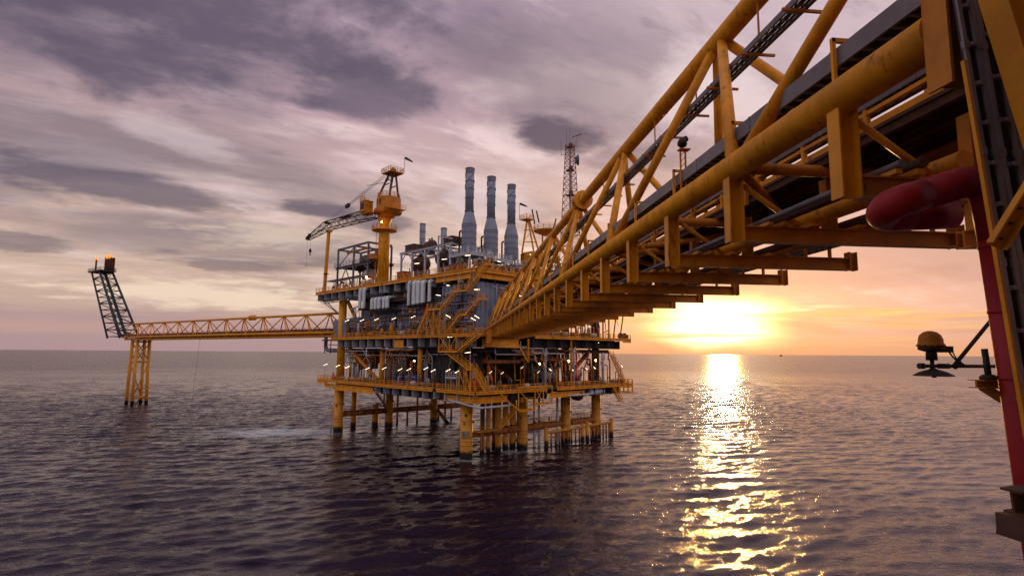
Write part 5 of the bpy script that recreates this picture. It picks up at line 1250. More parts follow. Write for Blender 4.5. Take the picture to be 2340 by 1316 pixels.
# mast
MU, MV = 43, 10
o = (MU, MV, ZU)
t = pthing('radio_mast', 'red and white lattice radio mast behind the footbridge', 'radio mast', o)
zb, zt = ZU, 78.5
def half(z): return 2.4 + (0.85 - 2.4) * (z - zb) / (zt - zb)
for a, c in ((-1, -1), (1, -1), (1, 1), (-1, 1)):
    pp(t, o, 'mast_leg', 'mast', lambda b: b.tube((MU + a * half(zb), MV + c * half(zb), zb), (MU + a * half(zt), MV + c * half(zt), zt), .11, n=6))
def ml(b):
    z = zb; k = 0
    while z < zt - 1:
        z2 = min(zt, z + half(z) * 1.25); h0, h1 = half(z), half(z2)
        cs = ((-1, -1), (1, -1), (1, 1), (-1, 1))
        for j in range(4):
            p, q = cs[j], cs[(j + 1) % 4]
            b.bar((MU + p[0] * h0, MV + p[1] * h0, z), (MU + q[0] * h1, MV + q[1] * h1, z2), .08, .08)
            b.bar((MU + q[0] * h0, MV + q[1] * h0, z), (MU + p[0] * h1, MV + p[1] * h1, z2), .08, .081)
            b.bar((MU + p[0] * h1, MV + p[1] * h1, z2), (MU + q[0] * h1, MV + q[1] * h1, z2), .07, .07)
        z = z2
pp(t, o, 'mast_lacing', 'mast', ml)
pp(t, o, 'cable_run', 'light', lambda b: (b.bar((MU, MV, zb), (MU, MV, zt - 1), .35, .25), b.bar((MU + .5, MV - .4, zb), (MU + .3, MV - .3, zt - 6), .2, .15)))
pp(t, o, 'dish', 'tray', lambda b: b.lathe((MU + 2.2, MV - 1.0, 74.3), [(.25, -.7), (.8, -.6), (1.3, -.3), (1.6, .1), (1.5, .1), (.7, -.45)], 20, axis=(.75, -.66, .05)))
pp(t, o, 'dish_arm', 'mast', lambda b: (b.bar((MU + .9, MV - .2, 73.9), (MU + 2.0, MV - .9, 74.2), .15, .15), b.bar((MU + .9, MV, 75.2), (MU + 1.7, MV - .7, 74.7), .1, .1)))
for k, (du2, dv2, z, h_) in enumerate(((-1.9, 1.6, 76, 6), (.2, .2, 78.5, 8), (-.7, .6, 78.5, 6.5), (1.2, -1.2, 78.5, 3), (.9, -.4, 73, 2))):
    pp(t, o, 'aerial', 'mast', lambda b: (b.tube((MU + du2, MV + dv2, z - 1), (MU + du2, MV + dv2, z + h_ * .62), .05, n=5), b.bar((MU + du2, MV + dv2, z - .6), (MU + du2 * .4, MV + dv2 * .4, z - .6), .08, .08)))
pp(t, o, 'radar_bar', 'dark', lambda b: b.bar((MU + .3, MV - .6, 80.4), (MU + 2.2, MV - 2.4, 81.4), .25, .2))
for z in (77.6, 71, 64): pp(t, o, 'rest_ring', 'mast', lambda b: (b.box((MU, MV, z), (half(z) * 1.7, half(z) * 1.7, .12)), b.box((MU + .2, MV - .1, z + .7), (.8, .8, 1.1))))
# service tower right of the stacks
o = (27, 10, ZU)
t = pthing('service_tower', 'yellow service crane tower with a round railed platform between stacks and mast', 'crane', o)
pp(t, o, 'column', 'yellow', lambda b: b.lathe((28.5, 10, ZU), [(1.1, 0), (1.1, 6), (1.4, 6.2), (1.4, 8.4)], 18))
pp(t, o, 'machinery_house', 'yellow', lambda b: (b.span((26.4, 8.4, 42.5), (30.4, 12, 46.2))))
for u, v, u2 in ((26.4, 12, 26.8), (27.6, 9, 26.9), (30.2, 9.5, 27.2)): pp(t, o, 'a_frame_leg', 'yellow', lambda b: b.bar((u, v, 46.2), (u2, 10.5, 55.0), .3, .35))
pp(t, o, 'a_frame_tie', 'yellow', lambda b: (b.bar((26.5, 11.8, 49), (29.4, 9.6, 49), .2, .2), b.bar((26.6, 11.6, 52), (28.2, 9.9, 52), .18, .18), b.bar((26.5, 11.8, 49), (28.2, 9.9, 52), .12, .12)))
tp2 = pp(t, o, 'top_platform', 'yellow', lambda b: b.span((25.4, 9.4, 54.4), (28.0, 12, 54.6)))
pp(t, o, 'handrail', 'yellow', lambda b: b.rail([(25.4, 9.4, 54.6), (25.4, 12, 54.6), (28, 12, 54.6), (28, 9.4, 54.6)], 1.1, 1.2, .045, False, True), tp2)
rp2 = pp(t, o, 'round_platform', 'yellow', lambda b: b.lathe((34, 10.2, 52.6), [(1.2, -1.1), (3.6, -.1), (3.7, .15), (1.0, .15)], 18, smooth=False))
pp(t, o, 'handrail', 'yellow', lambda b: b.rail([(34 + 3.6 * math.cos(2 * PI * k / 14), 10.2 + 3.6 * math.sin(2 * PI * k / 14), 52.75) for k in range(14)], 1.15, 1.5, .045, False, True), rp2)
for u, v in ((32.6, 8.8), (35.4, 8.8), (34, 12)): pp(t, o, 'platform_leg', 'yellow', lambda b: b.bar((u, v, ZU), (u, v, 52.3), .28, .28))
pp(t, o, 'platform_brace', 'yellow', lambda b: [b.bar((32.6, 8.8, 42 + 3.4 * k), (35.4, 8.8, 45 + 3.4 * k), .14, .14) for k in range(3)])
pp(t, o, 'boom_stub', 'dark', lambda b: (b.bar((30.0, 11, 54), (29.4, 11.4, 57.8), .3, .3), b.bar((31.2, 10.6, 54.5), (30.6, 11, 57.6), .3, .3), b.bar((35, 9, 53.5), (35.6, 8.6, 56), .3, .3)))
pp(t, o, 'mast_pole', 'dark', lambda b: b.tube((25.4, 12, 54.6), (25.4, 12, 58.8), .05, n=6))
pp(t, o, 'windsock', 'dark', lambda b: b.lathe((25.5, 11.9, 58.7), [(.32, 0), (.25, 1), (.14, 2)], 10, axis=(.62, -.7, -.4)))
# framework behind the bridge on the right top deck
for i, (u, v, w_, h_, m) in enumerate(((36, 1, 7, 6, 'brownbeam'), (44, 3, 4, 8, 'rust'), (22, 0, 5, 4.5, 'grey'))):
    o = (u, v, ZU); t = pthing('equipment_frame', ['brown open framework on the right end of the top deck behind the bridge', 'tall rusty framework at the far right corner of the top deck', 'grey open framework behind the bridge near the rightmost stack'][i], 'steel frame', o, 'open frameworks on the right top deck')
    for a in (0, w_):
        for c in (-1.5, 1.5): pp(t, o, 'column', m, lambda b: b.bar((u + a - w_ / 2, v + c, ZU), (u + a - w_ / 2, v + c, ZU + h_), .22, .22))
    for z in (ZU + h_, ZU + h_ * .5):
        pp(t, o, 'floor', m, lambda b: (b.span((u - w_ / 2 - .4, v - 1.9, z), (u + w_ / 2 + .4, v + 1.9, z + .18))))
        pp(t, o, 'handrail', m, lambda b: b.rail([(u - w_ / 2 - .4, v - 1.9, z + .18), (u + w_ / 2 + .4, v - 1.9, z + .18), (u + w_ / 2 + .4, v + 1.9, z + .18)], 1.1, 1.2, .04, False))
    pp(t, o, 'brace', m, lambda b: (b.bar((u - w_ / 2, v - 1.5, ZU), (u + w_ / 2, v - 1.5, ZU + h_), .14, .14), b.bar((u + w_ / 2, v - 1.5, ZU), (u - w_ / 2, v - 1.5, ZU + h_), .14, .141)))
# right end of the main deck: leaning frame posts with hose reels
o = (45, -3.5, ZM)
t = pthing('davit_frame', 'dark leaning davit frame at the right end of the middle deck against the sunset', 'davit', o)
pp(t, o, 'davit_arm', 'dark', lambda b: (b.bar((42.6, -4, ZM), (44.6, -4, 33.5), .22, .22), b.bar((45.4, -4, ZM), (47.6, -4, 33), .22, .22), b.bar((40, -4, 33.4), (48.4, -4, 33.4), .35, .5), b.bar((43.4, -4, 29.8), (45, -4, 28), .08, .08)))
pp(t, o, 'reel', 'rust', lambda b: b.lathe((46.8, -3.8, ZM + .9), [(.75, -.9), (.75, -.8), (.5, -.78), (.5, .78), (.75, .8), (.75, .9)], 14, axis=(1, 0, 0)))
pp(t, o, 'gear_box', 'dark', lambda b: b.box((48.6, -3.5, ZM + .55), (1.1, 1, 1.1)))
for i, (z0, zz1) in enumerate(((ZM, ZM - 7.5),)):
    o = (46, -3.6, ZM - 4); t = pthing('staircase', 'thin yellow stair from the right end of the middle deck to the lower deck', 'staircase', o, 'yellow platform staircases')
    stair_flight(t, o, (42.4, -3.6, 20.6), (47.6, -3.6, ZC + .1), .8, Vector((0, 1, 0)))
o = (40, -3, 30)
t = pthing('stair_tower', 'yellow steel frame with pipes at the right edge of the middle deck', 'steel frame', o)
for u in (39, 41.4): pp(t, o, 'column', 'yellow', lambda b: b.bar((u, -3.6, ZM), (u, -3.6, 36), .3, .3))
pp(t, o, 'crossbeam', 'yellow', lambda b: [b.bar((39, -3.6, z), (41.4, -3.6, z + .8), .2, .2) for z in (26, 29, 32, 35)])

# ---- cellar deck plant
duct_vessel('horizontal_tank', 'orange horizontal tank with a pale round end on the left of the lower deck', 'tank', 5.5, 49.5, 19.6, 1.9, 6, (.35, -1, 0), 'orange')
o = (3.2, 50.6, 19.6)
t = pthing('tank_end', 'large pale grey disc facing left on the lower deck', 'tank end', o)
pp(t, o, 'disc', 'light', lambda b: b.lathe((3.0, 53.4, 19.9), [(2.05, -.15), (2.1, -.05), (2.1, .05), (1.2, .3), (.4, .4)], 26, axis=(-.55, .83, 0)))
pp(t, o, 'stand', 'grey', lambda b: b.span((3.4, 52.4, ZC), (3.9, 53.6, 18.2)))
o = (5, 36, ZC)
t = pthing('storage_silo', 'tall cream cylindrical tank standing on the lower deck', 'tank', o)
pp(t, o, 'shell', 'beige', lambda b: b.lathe((5.2, 34.5, ZC), [(2.7, 0), (2.7, 8.3), (2.5, 8.9)], 30))
pp(t, o, 'manway', 'grey', lambda b: b.lathe((2.75, 36.0, 17.2), [(.5, 0), (.5, .4), (.58, .4), (.58, .5)], 14, axis=(-.85, .5, 0)))
pp(t, o, 'cover_beam', 'light', lambda b: b.span((-.6, 19.5, 21.6), (.2, 33.0, 21.9)))
for i, v in enumerate((31.2, 28.6, 25.4, 22.9)):
    o = (2.4, v, ZC); t = pthing('control_cabinet', f'dark blue control cabinet on the lower deck, number {i + 1} from the left', 'cabinet', o, 'dark blue control cabinets')
    pp(t, o, 'body', 'blue', lambda b: b.span((2.0, v - 1.05, ZC + .15), (3.4, v + 1.05, ZC + 2.4)))
    pp(t, o, 'plinth', 'white', lambda b: b.span((1.9, v - 1.1, ZC), (3.5, v + 1.1, ZC + .14)))
    pp(t, o, 'dial', 'white', lambda b: [b.tube((1.96, v + d, ZC + 1.9), (2.0, v + d, ZC + 1.9), .14, n=10) for d in (-.6, 0, .6)])
    pp(t, o, 'red_panel', 'redbox', lambda b: b.span((1.95, v - .5, ZC + .7), (1.998, v + .3, ZC + 1.3)))
for i, (v, h_, m) in enumerate(((30, 5.5, 'orange'), (26.8, 4.6, 'redbox'), (24, 6, 'orange'), (21.5, 4, 'redbox'))):
    o = (6, v, ZC); t = pthing('process_pump', ['upright orange-red process column behind the left blue cabinet', 'shorter red process column behind the blue cabinets', 'tallest orange-red process column behind the blue cabinets', 'short red process column next to the pale wall post'][i], 'pump', o, 'orange-red process columns')
    pp(t, o, 'casing', m, lambda b: b.lathe((6, v, ZC), [(.5, 0), (.5, .4), (.28, .5), (.28, h_ * .6), (.45, h_ * .62), (.45, h_ * .8), (.2, h_)], 12))  # orange and red paint only, the columns give no light
    pp(t, o, 'valve_wheel', 'dark', lambda b: b.hoop((5.6, v, ZC + h_ * .7), .35, .06, 12, 5, axis=(1, 0, 0)))
    pp(t, o, 'pipe', 'rust', lambda b: b.path([(6, v, ZC + 1.5), (5.4, v + .8, ZC + 1.5), (5.4, v + .8, ZC + 5)], .1, 7, .3))
o = (1.0, 5.5, ZC)
t = pthing('railed_cage', 'pale grey railed cage on the lower deck beside the zigzag staircase', 'cage', o)
pp(t, o, 'frame', 'light', lambda b: ([b.bar((u, v, ZC), (u, v, 17.2), .13, .13) for u in (-.2, 2) for v in (4.2, 6, 7.8)], b.span((-.3, 4.1, 15.6), (2.1, 7.9, 16.0)), b.rail([(-.2, 4.2, 16), (-.2, 7.8, 16)], 1.1, .9, .04, False)))
pp(t, o, 'gas_bottle', 'yellow', lambda b: b.lathe((1, 5.2, ZC), [(.3, 0), (.3, 1.5), (.1, 1.8)], 10)); pp(t, o, 'gas_bottle', 'brownbeam', lambda b: b.lathe((1, 6.6, ZC), [(.3, 0), (.3, 1.5), (.1, 1.8)], 10))
o = (.5, -2.6, ZC)
t = pthing('hose_reel', 'round red hose reel beside the foot of the zigzag staircase', 'hose reel', o)
pp(t, o, 'reel', 'redbox', lambda b: b.lathe((-1.2, -6.2 + 3.2, ZC + 1.3), [(.5, -.45), (1.15, -.4), (1.15, .4), (.5, .45)], 18, axis=(.8, .6, 0)))
pp(t, o, 'stand', 'dark', lambda b: b.box((-1.2, -3, ZC + .3), (1, 1, .6)))
rg3 = random.Random(21)
def skid(label, u, v, z, k):
    o = (u, v, z); t = pthing('pump_skid', label, 'pump', o, 'pump skids on the decks')
    m = ['redbox', 'grey', 'beige', 'orange', 'dark', 'white', 'blue', 'rust'][k % 8]
    pp(t, o, 'base', 'grey', lambda b: b.box((u, v, z + .12), (1.4, 2.2, .24)))
    pp(t, o, 'motor', m, lambda b: b.lathe((u, v - .4, z + .75), [(.2, -.7), (.48, -.6), (.48, .5), (.25, .6)], 12, axis=(0, 1, 0)))
    pp(t, o, 'pump_body', 'rust', lambda b: b.lathe((u, v + .7, z + .7), [(.2, -.35), (.5, -.2), (.5, .2), (.2, .35)], 12, axis=(0, 1, 0)))
    h_ = rg3.uniform(1.6, 4.2)
    pp(t, o, 'outlet_pipe', rg3.choice(['grey', 'light', 'rust', 'brownbeam']), lambda b: b.path([(u, v + .7, z + 1), (u, v + .7, z + h_), (u + .2, v + 1.7, z + h_), (u + .2, v + 1.7, z + .2)], .14, 8, .4))
where = [('lower deck front edge', -0.6, [56, 52.2, 47, 43.5, 40, 19.6, 15.5, 12.5, 10.2], ZC), ('middle deck front edge', -1.3, [48, 43.8, 37, 29.5, 24, 20.5, 15.5, 3, 0.5], ZM)]
kk = 0
for wh, u, vs, z in where:
    for i, v in enumerate(vs):
        skid(f'small pump skid on the {wh}, number {i + 1} from left', u, v, z, kk); kk += 1
for i, u in enumerate((3, 6.5, 9.5, 13, 16.5, 20, 23.5, 27, 30, 33.5, 36.5, 40, 44, 47.5)):
    skid(f'small pump skid on the lower deck right face, number {i + 1} from left', u, -2.6, ZC, kk); kk += 1
for i, u in enumerate((18, 21.5, 25, 28.5, 32, 35.5)):
    skid(f'small pump skid on the middle deck right face, number {i + 1} from left', u, -3.0, ZM, kk); kk += 1
for i, (u, v, z, r, L) in enumerate(((26, 2.5, 15.8, .9, 5), (22, 3.5, 17, 1.1, 3), (36, 3, 16, .9, 4), (30, -2.6, 11.4, 1.2, 2.4), (36.5, -3.2, 11.9, .8, 5))):
    duct_vessel('separator_vessel', ['pale vessel lying behind the right lower deck railing', 'grey drum behind the bare orange floodlight on the right lower deck', 'grey vessel near the far right orange floodlight', 'dark round drum hanging below the lower deck by the third leg', 'pale pipe drum below the right end of the lower deck'][i], 'vessel', u, v, z, r, L, (1, 0, 0) if i != 3 else (.5, 1, 0), ['light', 'grey', 'light', 'dark', 'light'][i], 'vessels on the right face', legs=i < 3)
for i, (u, v, h_) in enumerate(((27.8, -3.6, 8.8), (39, -3.4, 7.5), (18.9, -2.9, 8.6))):
    o = (u, v, ZC); t = pthing('vent_pipe', ['upright pale vent pipe beside the middle orange floodlight', 'upright pale vent pipe beside the far right orange floodlight', 'upright white pipe left of the middle orange floodlight'][i], 'pipe', o, 'upright vent pipes')
    pp(t, o, 'pipe', 'light', lambda b: b.path([(u, v, ZC), (u, v, ZC + h_), (u + 1.2, v + .6, ZC + h_), (u + 1.2, v + .6, ZC + h_ - 1.5)], .3, 10, .6)); pp(t, o, 'flange', 'grey', lambda b: b.lathe((u, v, ZC + h_ * .5), [(.3, -.08), (.42, -.06), (.42, .06), (.3, .08)], 12))
# life ring on the brace walkway
for i, (u, v, z) in enumerate(((26.5, 52.9, 6.0), (24.5, .9, 6.1))):
    o = (u, v, z); b = MB(o); b.hoop((u, v, z), .42, .12, 18, 6, axis=(.7, -.7, 0)); q = b.build('life_ring', M['orange'])
    q.location = PW(o); q.rotation_euler = (0, 0, PAN); tag(q, ['orange life ring on the rail of the back brace walkway', 'orange life ring on the rail of the right brace walkway'][i], 'life ring', 'life rings')

# ---- lit lamps
lamp_n = 0
def strip(label, u, v, z, d, foot, group):
    """a fluorescent strip at (u, v, z) along d, on a cranked pole rising from foot"""
    o = (u, v, z); t = pthing('strip_lamp', label, 'lamp', o, group)
    d = Vector(d).normalized(); c = Vector(o)
    pp(t, o, 'lamp_tube', 'glow', lambda b: b.bar(c - d * .56, c + d * .56, .065, .06))
    pp(t, o, 'hood', 'grey', lambda b: b.bar(c - d * .66 + Z3 * .085, c + d * .66 + Z3 * .085, .2, .05))
    if foot is not None:
        f_ = Vector(foot)
        if foot[2] < z: pp(t, o, 'pole', 'yellow', lambda b: b.path([f_, (f_.x, f_.y, z + .14), c + Z3 * .14], .05, 6, .25, 3))
        else: pp(t, o, 'drop_rod', 'grey', lambda b: b.bar(f_, c + Z3 * .1, .06, .06))
for i, (v, z) in enumerate(((47.6, 29.0), (39.9, 28.8), (33.0, 28.8), (25.3, 28.7), (17.5, 28.8), (4.8, 28.4), (-3.2, 27.5), (-4.3, 27.9))):
    strip(f'lit strip lamp on the middle deck left face rail, number {i + 1} from left', -2.2, v, z, (.9, -.15, .42 if i < 5 else -.42), (-2.4, v - .3, ZM), 'lit strip lamps, middle deck left face')
for i, (v, z) in enumerate(((58.6, 17.5), (51.6, 17.3), (46.4, 17.1), (36.3, 17.0), (28.8, 17.2), (22.1, 17.1), (18.6, 17.2), (12.2, 17.6), (9.6, 17.2), (4.5, 17.4), (1.5, 17.2))):
    strip(f'lit strip lamp on the lower deck left face rail, number {i + 1} from left', -2.2, v, z, (.9, -.15, .42), (-2.4, v - .3, ZC), 'lit strip lamps, lower deck left face')
for i, (u, z) in enumerate(((1.8, 17.2), (5.0, 17.0), (10.6, 18.0), (15.6, 17.0), (19.3, 17.4), (26.8, 17.3), (31.9, 17.4), (35.0, 17.6), (46.1, 17.9))):
    strip(f'lit strip lamp on the lower deck right face rail, number {i + 1} from left', u, -4.0, z, (.9, .3, -.42 if i > 3 else .35), (u - .8, -4.3, ZC), 'lit strip lamps, lower deck right face')
for lab, u, v, z, d, foot in (
    ('lit strip lamp under the middle deck above the hanging stair landing', -2.6, 3.6, 24.1, (.3, -1, 0), None),
    ('lit slanting strip lamp hanging beside the zigzag staircase', -2.6, -2.2, 21.0, (.9, -.9, .2), (-2.6, -2.2, 23.6)),
    ('lit strip lamp beside the big pale disc of the lower deck', 3.0, 57, 20.9, (.9, -.8, .2), (3, 57, 23)),
    ('lit strip lamp right of the big pale disc of the lower deck', 1.0, 53.0, 16.8, (.3, -1, 0), (1, 53, ZC)),
    ('lit strip lamp above the right end of the middle deck', 34.5, -3, 27.4, (1, .1, 0), (34.5, -3.2, ZM)),
    ('lit strip lamp under the right end of the middle deck', 37.6, -3, 23.6, (1, .1, 0), None),
    ('lit strip lamp under the turbine frame roof beside the leftmost stack', -.6, 8.6, 40.9, (.8, -.9, .1), (1.0, 8.7, 42.0)),
    ('lit strip lamp under the left end of the turbine frame', -.6, 18.9, 41.1, (.8, -.9, .1), (1.0, 18.1, 42.0)),
    ('lit strip lamp under the top deck corner over the long staircase', -1.8, 1.1, 36.0, (.4, -1, 0), (-1.8, 1.1, 37)),
    ('lit strip lamp on the cladding right of the tall air ducts', -1.0, 6.3, 35.0, (.5, -1, -.1), (-1.0, 6.3, 37)),
    ('lit strip lamp under the upper landing of the long staircase', -1.4, -3.2, 33.4, (.6, -1, 0), (-1.4, -3.2, 36)),
    ('lit strip lamp low on the cladding right of the tall air ducts', -1.0, 10.0, 33.2, (.5, -1, -.15), (-1.0, 10, 35)),
    ('lit strip lamp under the platform of the leftmost stack', -.2, 1.2, 40.9, (.8, -.9, .1), (.6, 1.6, 41.4)),
    ('lit strip lamp under the platform of the middle stack', 8.4, 1.0, 40.6, (1, .2, 0), (8.4, 1.3, 41)),
    ('lit strip lamp under the platform of the rightmost stack', 14.6, .8, 39.9, (1, .1, 0), (14.6, 1.2, 40.4)),
    ('upper one of two lit strip lamps on the dark cladding near the bridge', 9.6, -4.2, 33.5, (1, 0, .05), (9.6, -3.9, 35)),
    ('lower one of two lit strip lamps on the dark cladding near the bridge', 9.6, -4.2, 32.9, (1, 0, -.1), None),
    ('lit strip lamp beside the yellow service tower', 18.6, 1.5, 43.5, (.6, 1, .3), (18.6, 1.5, ZU))):
    strip(lab, u, v, z, d, foot, None)
def flood(label, u, v, z, foot):
    o = (u, v, z); t = pthing('floodlight', label, 'floodlight', o, 'orange sodium floodlights')
    pp(t, o, 'bulb', 'flood', lambda b: b.lathe((u, v, z), [(.06, -.24), (.2, -.1), (.2, .1), (.06, .24)], 10))
    pp(t, o, 'hood', 'dark', lambda b: b.lathe((u, v, z + .27), [(.36, 0), (.3, .12), (.1, .25)], 12))
    pp(t, o, 'pole', 'grey', lambda b: b.bar((u, v + .5, foot), (u, v + .02, z + .45), .08, .08))
flood('orange floodlight at the foot of the crane column', -.6, 41.4, 40.0, ZU)
flood('orange floodlight beside the pale disc on the lower deck', 1.5, 57.0, 18.9, ZC)
flood('orange floodlight on the right lower deck below the end of the bridge', 18.4, -1.6, 18.6, ZC)
flood('orange floodlight at the third leg of the right lower deck', 28.4, -1.6, 19.2, ZC)
flood('orange floodlight furthest right on the lower deck', 38.6, -1.6, 19.3, ZC)
flood('orange work light in the dark bay behind the blue cabinets', 5.0, 27.0, 19.0, ZC)

# ------------------------------------------------------------------ flare bridge, its support and the flare boom
fs, fe = PW((2, 54, 0)), PW((-22, 177, 0))
fd = (fe - fs); FL = fd.length; fd.normalize(); FAN = math.atan2(fd.y, fd.x)
def fthing(name, label, cat, x, y, z, group=None): 
    n_ = Vector((-fd.y, fd.x, 0)); return thing(name, label, cat, fs + fd * x + n_ * y + Z3 * z, FAN, group)
o = (0, 0, 26)
t = fthing('flare_bridge', 'long yellow triangular truss bridge leading left from the platform to the flare', 'bridge', *o)
BZ, TZ2, HW = 26.2, 31.6, 2.4
for y in (-HW, HW): pp(t, o, 'lower_chord', 'yellow', lambda b: b.tube((3, y, BZ), (137, y, BZ), .33, n=12))
pp(t, o, 'upper_chord', 'yellow', lambda b: b.tube((2, 0, TZ2), (136, 0, TZ2), .36, n=12))
k = 0
for i in range(12):
    x = 8.5 + 11 * i
    for y in (-HW, HW):
        for dx in (-5.5, 5.5): pp(t, o, 'diagonal', 'yellow', lambda b: b.tube((x, 0, TZ2), (x + dx, y, BZ), .17, n=8))
        if y < 0 or i > 9: pp(t, o, 'vertical', 'yellow', lambda b: b.tube((x, 0, TZ2), (x, y, BZ), .16, n=8))
pp(t, o, 'flange_joint', 'yellow', lambda b: [b.lathe((x, 0, TZ2), [(.36, -.1), (.85, -.1), (.85, .1), (.36, .1)], 14, axis=(1, 0, 0)) for x in (46.4, 47.6, 48.8)])
pp(t, o, 'walkway', 'grating', lambda b: (b.span((3, -HW + .2, BZ + .32), (136, HW - .2, BZ + .42))))
pp(t, o, 'handrail', 'brownbeam', lambda b: b.rail([(3, HW - .3, BZ + .42), (136, HW - .3, BZ + .42)], 1.1, 2.75, .04, False))
pp(t, o, 'underslung_beam', 'yellow', lambda b: [b.ibeam((3, y, BZ - .9), (137, y, BZ - .9), .3, .6) for y in (-1.8, 1.8)])
pp(t, o, 'cross_tie', 'yellow', lambda b: [b.bar((3 + 5.5 * i, -HW, BZ - .5), (3 + 5.5 * i, HW, BZ - .5), .2, .25) for i in range(25)])
pp(t, o, 'flare_pipe', 'rust', lambda b: b.tube((3, .6, BZ + .9), (137, .6, BZ + .9), .38, n=10))
pp(t, o, 'hanging_rope', 'cable', lambda b: b.tube((75, HW, BZ), (78, HW, 1.2), .035, n=5))
o = (126, 0, 0)
t = fthing('flare_support', 'yellow four-legged braced tower standing in the sea under the flare bridge', 'tower', *o)
hx = 2.3
for a, c in ((-1, -1), (1, -1), (1, 1), (-1, 1)):
    pp(t, o, 'leg', 'leg', lambda b: b.tube((126 + a * hx * 1.12, c * hx * 1.12, -6), (126 + a * hx * .96, c * hx * .96, 25.2), .62, n=14))
for z in (2.8, 16.5, 24.4):
    for a in range(4):
        cs = ((-1, -1), (1, -1), (1, 1), (-1, 1)); p, q = cs[a], cs[(a + 1) % 4]
        pp(t, o, 'horizontal', 'leg', lambda b: b.tube((126 + p[0] * hx, p[1] * hx, z), (126 + q[0] * hx, q[1] * hx, z), .3, n=8))
for a in range(4):
    cs = ((-1, -1), (1, -1), (1, 1), (-1, 1)); p, q = cs[a], cs[(a + 1) % 4]
    if a % 2 == 0: continue
    for (p0, z0), (q0, z1) in ((((p), 17), ((q), 24)), (((q), 17), ((p), 24)), (((p), 3), ((q), 16)), (((p), 2.6), ((0, 0), -2.5))):
        mx_ = lambda e: (126 + e[0] * hx, e[1] * hx)
        if q0 == (0, 0): q0 = ((p[0] + q[0]) / 2, (p[1] + q[1]) / 2)
        pp(t, o, 'diagonal', 'leg', lambda b: b.tube((*mx_(p0), z0), (*mx_(q0), z1), .22, n=8))
pp(t, o, 'cap_beam', 'yellow', lambda b: (b.span((121.5, -3.0, 25.0), (130.5, -2.0, 25.25)), b.span((121.5, 2.0, 25.0), (130.5, 3.0, 25.25))))
o = (143, 0, 27)
t = fthing('flare_boom', 'dark teal lattice flare boom leaning up to the left with two burning tips', 'flare', *o)
fb, ft = Vector((143.5, 0, 26.6)), Vector((170.5, 0, 55.4))
def corner(f_, a, c):
    p = fb.lerp(ft, f_); h0 = 3.5 + (2.5 - 3.5) * f_
    return Vector((p.x + a * h0 * 1.7, c * h0, p.z))
for a, c in ((-1, -1), (1, -1), (1, 1), (-1, 1)):
    pp(t, o, 'boom_chord', 'flare', lambda b: b.tube(corner(-.02, a, c), corner(1, a, c), .4, n=8))
N_ = 10
for i in range(N_ + 1):
    pp(t, o, 'frame_ring', 'flare', lambda b: [b.tube(corner(i / N_, *p), corner(i / N_, *q), .17, n=6) for p, q in (((-1, -1), (1, -1)), ((1, -1), (1, 1)), ((1, 1), (-1, 1)), ((-1, 1), (-1, -1)))])
    if i < N_:
        s1 = 1 if i % 2 else -1
        pp(t, o, 'lattice_brace', 'flare', lambda b: (b.tube(corner(i / N_, -1, s1), corner((i + 1) / N_, -1, -s1), .2, n=6), b.tube(corner(i / N_, 1, s1), corner((i + 1) / N_, 1, -s1), .2, n=6), b.tube(corner(i / N_, s1, -1), corner((i + 1) / N_, -s1, -1), .13, n=6)))
for yy, r in ((-1.1, .6), (.9, .48)):
    pp(t, o, 'flare_pipe', 'flare', lambda b: b.path([(137, yy, 27.1), fb + Vector((0, yy, .6)), ft + Vector((-.5, yy, -.5))], r, 10, 2))
pp(t, o, 'handrail', 'flare', lambda b: (b.bar(corner(0, -1, -1) + Z3 * 1.2, corner(1, -1, -1) + Z3 * 1.2, .1, .1), [b.bar(corner(i / 16, -1, -1), corner(i / 16, -1, -1) + Z3 * 1.2, .08, .08) for i in range(17)]))
pl = pp(t, o, 'tip_platform', 'flare', lambda b: b.box((171, 0, 55.9), (14, 6.2, .5)))
pp(t, o, 'handrail', 'flare', lambda b: b.rail([(164.1, -3.0, 56.1), (164.1, 3.0, 56.1), (177.9, 3.0, 56.1), (177.9, -3.0, 56.1)], 1.2, 1.8, .05, False, True), pl)
pp(t, o, 'flare_tip', 'flaretip', lambda b: b.lathe((166.0, -1.0, 56.1), [(1.55, 0), (1.7, .3), (1.7, 5.8), (1.5, 5.8), (1.4, 4.8)], 16))
pp(t, o, 'wind_shield', 'flaretip', lambda b: [b.bar((166.0 + 1.8 * math.cos(a), -1.0 + 1.8 * math.sin(a), 56.1), (166.0 + 1.8 * math.cos(a), -1.0 + 1.8 * math.sin(a), 62.1), .12, .3) for a in [2 * PI * j / 10 for j in range(10)]])
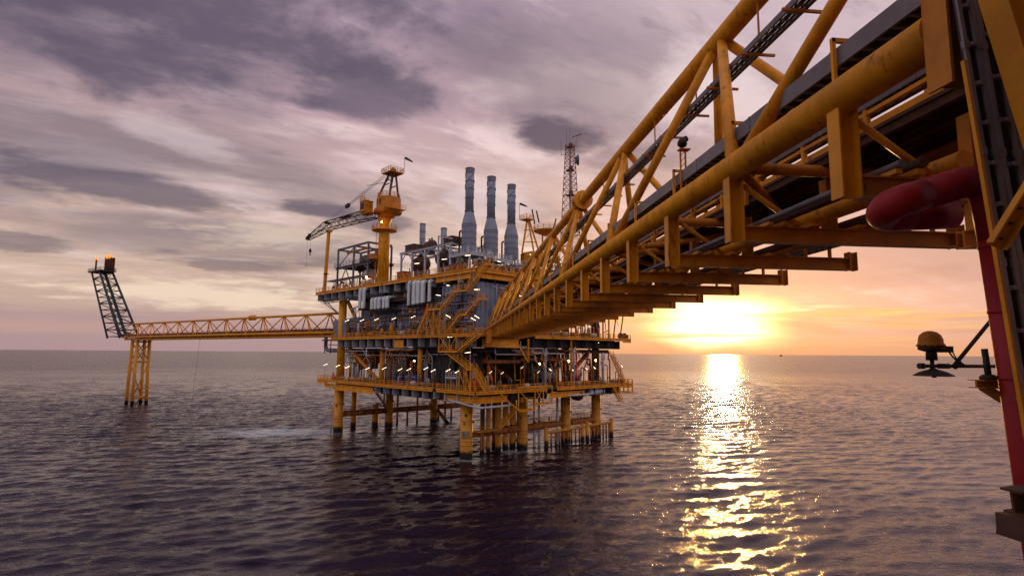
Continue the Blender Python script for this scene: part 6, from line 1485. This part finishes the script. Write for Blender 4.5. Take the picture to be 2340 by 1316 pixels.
pp(t, o, 'pilot_tip', 'flaretip', lambda b: b.tube((176.5, .6, 56.1), (176.5, .6, 61.8), .36, n=12))
def flame_mesh(b, c, r, h):
    rf = random.Random(4)
    for k in range(13):
        a = rf.uniform(0, 6.28); d = rf.uniform(0, r * .75); x = Vector(c) + Vector((math.cos(a) * d, math.sin(a) * d, 0)); hh = h * rf.uniform(.5, 1.1)
        b.lathe(x, [(r * .22, -.15), (r * .38, hh * .2), (r * .3, hh * .5), (r * .14, hh * .8), (.02, hh)], 9, axis=(rf.uniform(-.3, .1), rf.uniform(-.2, .2), 1))
pp(t, o, 'flame', 'flame', lambda b: flame_mesh(b, (166.0, -1.0, 61.2), 1.8, 2.3))
pp(t, o, 'flame', 'flame', lambda b: flame_mesh(b, (176.5, .6, 61.8), .55, 1.4))
# far platform and ship on the horizon
for i, (px_, d_, w_, h_) in enumerate(((26.0, 9000, 1, 1), (11.4, 9000, 1, 1))):
    pass
a_ = R(5.93 + 25.2); d_ = 6200
o = (math.sin(a_) * d_, math.cos(a_) * d_, 0)
t = thing('distant_platform', 'tiny dark oil platform on the horizon right of the sun', 'oil platform', o)
b = MB(); b.span((-9, -8, 7), (9, 8, 15)); b.span((-3, -3, 15), (1, 3, 24)); b.build('deck_block', M['dark'], t)
b = MB(); [b.tube((x, y, -2), (x, y, 7), 1, n=8) for x in (-7, 7) for y in (-6, 6)]; b.build('leg', M['dark'], t)
# ------------------------------------------------------------------ view
S.view_settings.view_transform = 'Standard'; S.view_settings.look = 'None'
S.view_settings.gamma = 1; S.view_settings.use_curve_mapping = False; S.view_settings.exposure = 0.12
S.cycles.use_denoising = True; S.cycles.denoiser = 'OPENIMAGEDENOISE'
S.cycles.max_bounces = 4; S.cycles.glossy_bounces = 3; S.cycles.diffuse_bounces = 2
S.cycles.sample_clamp_indirect = 6; S.cycles.sample_clamp_direct = 0
S.cycles.use_adaptive_sampling = True; S.cycles.adaptive_threshold = 0.015
S.cycles.denoising_prefilter = 'FAST'
